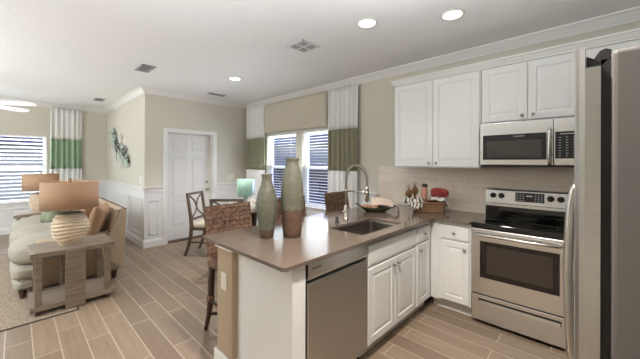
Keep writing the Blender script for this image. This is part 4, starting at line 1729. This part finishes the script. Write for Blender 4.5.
hc = thing('hurricane_lamp', 'square teal mottled glass hurricane lamp on the dining table', 'lamp', (TC[0] - .03, TC[1] - .08, .75))
hx_, hy_ = TC[0] - .03, TC[1] - .08
mb = MB()
rings = []
R0 = Matrix.Translation((hx_, hy_, 0)) @ Matrix.Rotation(math.radians(44), 4, 'Z')
for h_, z in ((.10, .925), (.118, .94), (.122, 1.06), (.122, 1.185), (.118, 1.19), (.112, 1.185), (.112, .95), (.09, .935)):
    rings.append([R0 @ p for p in rrect(h_, h_, z, .03)])
mb.ring_strip(rings)
mb.build('glass_shade', M['teal'], hc)
MB().lathe([(.001, .75), (.075, .75), (.075, .758), (.02, .775), (.018, .86), (.04, .90), (.06, .925), (.001, .926)], (hx_, hy_, 0), 24).build('glass_stem', M['clear'], hc)
for k, (x, y, h_, lab) in enumerate(((TC[0] + .14, TC[1] - .06, .13, 'ivory pillar candle right of the teal hurricane'), (TC[0] + .22, TC[1] + .02, .10, 'shorter ivory candle nearest the vases on the dining table'))):
    mb = MB()
    mb.lathe([(.001, .75), (.036, .75), (.036, .75 + h_), (.032, .754 + h_), (.028, .748 + h_), (.001, .748 + h_)], (x, y, 0), 24)
    cd = thing('pillar_candle', lab, 'candle', (x, y, .75), 'candles on the dining table')
    mb.build('wax', M['candle'], cd)
    MB().tube([(x, y, .748 + h_), (x + .002, y, .762 + h_)], .0015, 6).build('wick', M['black'], cd)
for k, (x, y, lab) in enumerate(((TC[0] + .33, TC[1] - .22, 'white napkin fan at the near right of the dining table'), (TC[0] - .28, TC[1] - .20, 'white napkin fan by the door side of the dining table'))):
    mb = MB()
    mb.sheet(lambda u, v: (x + .10 * (u - .5) * (1 + v), y + .012 * math.sin(u * 20) + .02 * v, .752 + .11 * v * (1 - .4 * (2 * u - 1) ** 2)), 24, 8, .004)
    tag(mb.build('napkin', M['napkin'], None, (x, y, .75)), lab, 'napkin', 'napkins on the dining table')

# ------------------------------------------------------------------ living room
rug = MB().box(-6.7, -3.705, -2.6, .42, 0, .006, .002, 1).build('rug', M['rug'], None, (-5.3, -1.1, 0))
tag(rug, 'beige nubbly woven rug in front of the sofa', 'rug')
mb = MB()
for a, b, c_, d_ in ((-6.715, -6.7, -2.615, .435), (-3.705, -3.69, -2.615, .435), (-6.7, -3.705, -2.615, -2.6), (-6.7, -3.705, .42, .435)):
    mb.box(a, b, c_, d_, 0, .007)
mb.build('binding', M['rugedge'], rug)

# end tables (local: long side along y, front +x)
def end_table(label, loc, dx, ly, group='grey oak end tables'):
    t = thing('end_table', label, 'table', (0, 0, 0), group)
    H = .592
    mb = MB()
    mb.box(-dx / 2, dx / 2, -ly / 2, ly / 2, H - .05, H, .004, 1)
    top = mb.build('tabletop', M['drywood_h'], t)
    mb = MB()
    for sx_ in (-1, 1):
        for sy_ in (-1, 1):
            mb.box(sx_ * dx / 2 - sx_ * .002, sx_ * (dx / 2 - .03), sy_ * (ly / 2 - .002), sy_ * (ly / 2 - .032), H - .002, H + .003, .001, 1)
    mb.build('corner_plates', M['nickel'], top)
    MB().box(-dx / 2, dx / 2, -ly / 2, ly / 2, .04, .09, .004, 1).build('shelf', M['drywood_h'], t)
    for sx_ in (-1, 1):
        for sy_ in (-1, 1):
            mb = MB()
            x = sx_ * (dx / 2 - .03)
            y = sy_ * (ly / 2 - .06)
            mb.box(x - .024, x + .024, y - .026, y + .026, .09, H - .05, .003, 1)
            mb.build('leg', M['drywood'], t)
            mb = MB()
            mb.box(x - .02, x + .02, y - .02, y + .02, 0, .04)
            mb.build('foot', M['darkwood'], t)
    for sx_ in (-1, 1):
        mb = MB()
        xa = sx_ * dx / 2
        mb.box(xa, xa + sx_ * .022, -.078, .078, .0, H - .012, .003, 1)
        mb.build('front_board', M['drywood'], t)
    t.location = loc
    return t


et = end_table('grey oak open end table under the large lamp near the camera', (-4.035, .415, .006), .50, .655)
et2 = copy_tree(et)
et2['label'] = 'grey oak end table at the far end of the sofa by the window'
et2.location = (-7.02, .30, 0)


def lamp(label, loc, lit):
    t = thing('table_lamp', label, 'lamp', (0, 0, 0), 'ribbed ceramic table lamps')
    mb = MB()
    prof = [(.001, 0), (.085, 0), (.088, .012)]
    n = 9
    for k in range(n * 6 + 1):
        q = k / (n * 6)
        z = .012 + .322 * q
        env = .157 * math.sqrt(max(0, 1 - ((q - .52) / .60) ** 2)) * (.92 + .08 * q)
        f = (k % 6) / 6.0
        ridge = .014 * (1 - abs(2 * f - 1)) - .006
        prof.append((max(.05, env + ridge), z))
    prof += [(.04, .340), (.001, .342)]
    seg = 48
    rings = []
    for r, z in prof:
        ring = []
        for k in range(seg):
            a = 2 * PI * k / seg
            amp = 1 if .02 < z < .32 else 0
            rz = z + amp * .010 * math.sin(2 * a + z * 9)
            rr_ = r * (1 + amp * .03 * math.sin(3 * a + z * 20))
            ring.append(Vector((rr_ * math.cos(a), rr_ * math.sin(a), rz)))
        rings.append(ring)
    mb.ring_strip(rings)
    mb.build('base', M['lampbase'], t)
    MB().tube([(0, 0, .315), (0, 0, .672)], .007, 8).build('stem', M['brass'], t)
    mb = MB()
    z0, z1, r0, r1 = .378, .655, .237, .235
    mb.lathe([(r0, z0), (r1, z1), (r1 - .003, z1), (r0 - .003, z0), (r0, z0)], seg=48)
    sh = mb.build('shade', M['lampshade'], t)
    mb = MB()
    for k in range(3):
        a = 2 * PI * k / 3
        mb.tube([(0, 0, z1 - .01), (r1 * math.cos(a), r1 * math.sin(a), z1 - .004)], .002, 6)
    mb.build('spider', M['brass'], sh)
    MB().lathe([(.001, .672), (.009, .674), (.011, .682), (.006, .69), (.001, .694)], seg=14).build('finial', M['brass'], t)
    MB().lathe([(.001, .44), (.02, .445), (.03, .47), (.03, .50), (.018, .53), (.001, .535)], (.03, 0, 0), seg=18).build('bulb', M['bulb'], t)
    t.location = loc
    d = bpy.data.lights.new('lamp_bulb', 'POINT')
    d.energy = lit
    d.color = (1, .76, .5)
    d.shadow_soft_size = .04
    o = bpy.data.objects.new('lamp_bulb', d)
    o.location = (loc[0] + .03, loc[1], loc[2] + .56)
    COL.objects.link(o)
    return t


lamp('large table lamp with tan drum shade on the near end table', (-4.0, .395, .598), 4)
lamp('table lamp with tan drum shade at the far window end of the sofa', (-6.98, .30, .592), 5)

# sofa facing -y
sx0, sx1 = -6.60, -4.335
so = thing('sofa', 'oatmeal linen three-seat sofa with rolled arms and nailhead trim', 'sofa', ((sx0 + sx1) / 2, .45, 0))
mb = MB()
mb.box(sx0 + .03, sx1 - .03, .02, .92, .10, .34, .03, 3)
mb.soft(((sx0 + sx1) / 2, .10, .275), ((sx1 - sx0) / 2 - .01, .15, .078), .35, 10)
mb.soft(((sx0 + sx1) / 2, .10, .150), ((sx1 - sx0) / 2 - .02, .14, .062), .35, 10)
mb.build('base', M['linen'], so)
# back: slanted slab with rounded top
mb = MB()
mb.prism([(.70, .34), (.94, .10), (.955, .50), (.975, .80), (.965, .86), (.93, .875), (.87, .86), (.76, .48)], 'X', sx0, sx1)
bkr = mb.build('backrest', M['tan'], so)
mb = MB()
mb.tube([(sx1 + .002, .965, .862), (sx1 - .6, .968, .866), (sx0 + .6, .968, .866), (sx0, .965, .862)], .009, 8)
mb.build('piping', M['pipe'], bkr)
for k in range(10):
    q = k / 9
    MB().soft((sx1 + .001, .895 - .115 * q, .835 - .30 * q), (.006, .009, .009), 1.0, 2).build('nailhead', M['brass'], bkr)
for ax in (sx1 - .095, sx0 + .095):
    mb = MB()
    # rolled arm: profile in x,z extruded in y with a soft round front
    pf = []
    for k in range(13):
        a = math.radians(-40 + 260 * k / 12)
        pf.append((ax + .092 * math.cos(a), .520 + .080 * math.sin(a)))
    pf = pf + [(ax - .075, .10), (ax + .075, .10)]
    rings = []
    for y, sc in ((.150, .55), (.155, .8), (.17, .95), (.20, 1), (.5, 1), (.82, 1)):
        rings.append([Vector((ax + (x - ax) * (0.55 + .45 * sc), y, .36 + (z - .36) * (0.75 + .25 * sc))) for x, z in pf])
    mb.ring_strip(rings)
    mb.build('arm', M['tan'], so)
cw = (sx1 - sx0 - .02) / 3
for k in range(3):
    xc = sx1 - .01 - cw * (k + .5)
    MB().soft((xc, .34, .455), (cw / 2 + .004, .40, .150), .68, 14).build('seat_cushion', M['linen'], so)
    w_ = cw if k == 1 else cw - (.42 if k == 0 else .17)
    xb = xc if k == 1 else xc + (-.21 if k == 0 else .085)
    MB().soft((xb, .735, .68), (w_ / 2, .075, .19), .45, 10, Matrix.Rotation(-.22, 4, 'X')).build('back_cushion', M['linen'], so)
for x in (sx0 + .09, sx1 - .09):
    for y in (.05, .86):
        MB().lathe([(.001, 0), (.022, 0), (.026, .03), (.034, .08), (.034, .105), (.001, .105)], (x, y, .006 if y < .4 else 0), 14).build('foot', M['darkwood'], so)


def pillow(label, c, w_, th, rz, tilt, m, group):
    mb = MB()
    mb.pillow((0, 0, 0), w_, w_, th)
    o = mb.build('throw_pillow', m)
    o.matrix_world = Matrix.Translation(c) @ Matrix.Rotation(math.radians(rz), 4, 'Z') @ Matrix.Rotation(math.radians(tilt), 4, 'X')
    tag(o, label, 'pillow', group)
    return o


pillow('tan square pillow leaning at the near back corner of the sofa', (-4.485, .70, .74), .40, .15, -22, -16, M['tanpillow'], 'throw pillows on the sofa')
pillow('front tan pillow, beside the ribbed lamp base, on the sofa', (-4.68, .60, .75), .40, .15, -14, -18, M['tanpillow'], 'throw pillows on the sofa')
pillow('sage green pillow at the far end of the sofa', (-5.74, .36, .72), .33, .15, 18, -20, M['greenpillow'], 'throw pillows on the sofa')
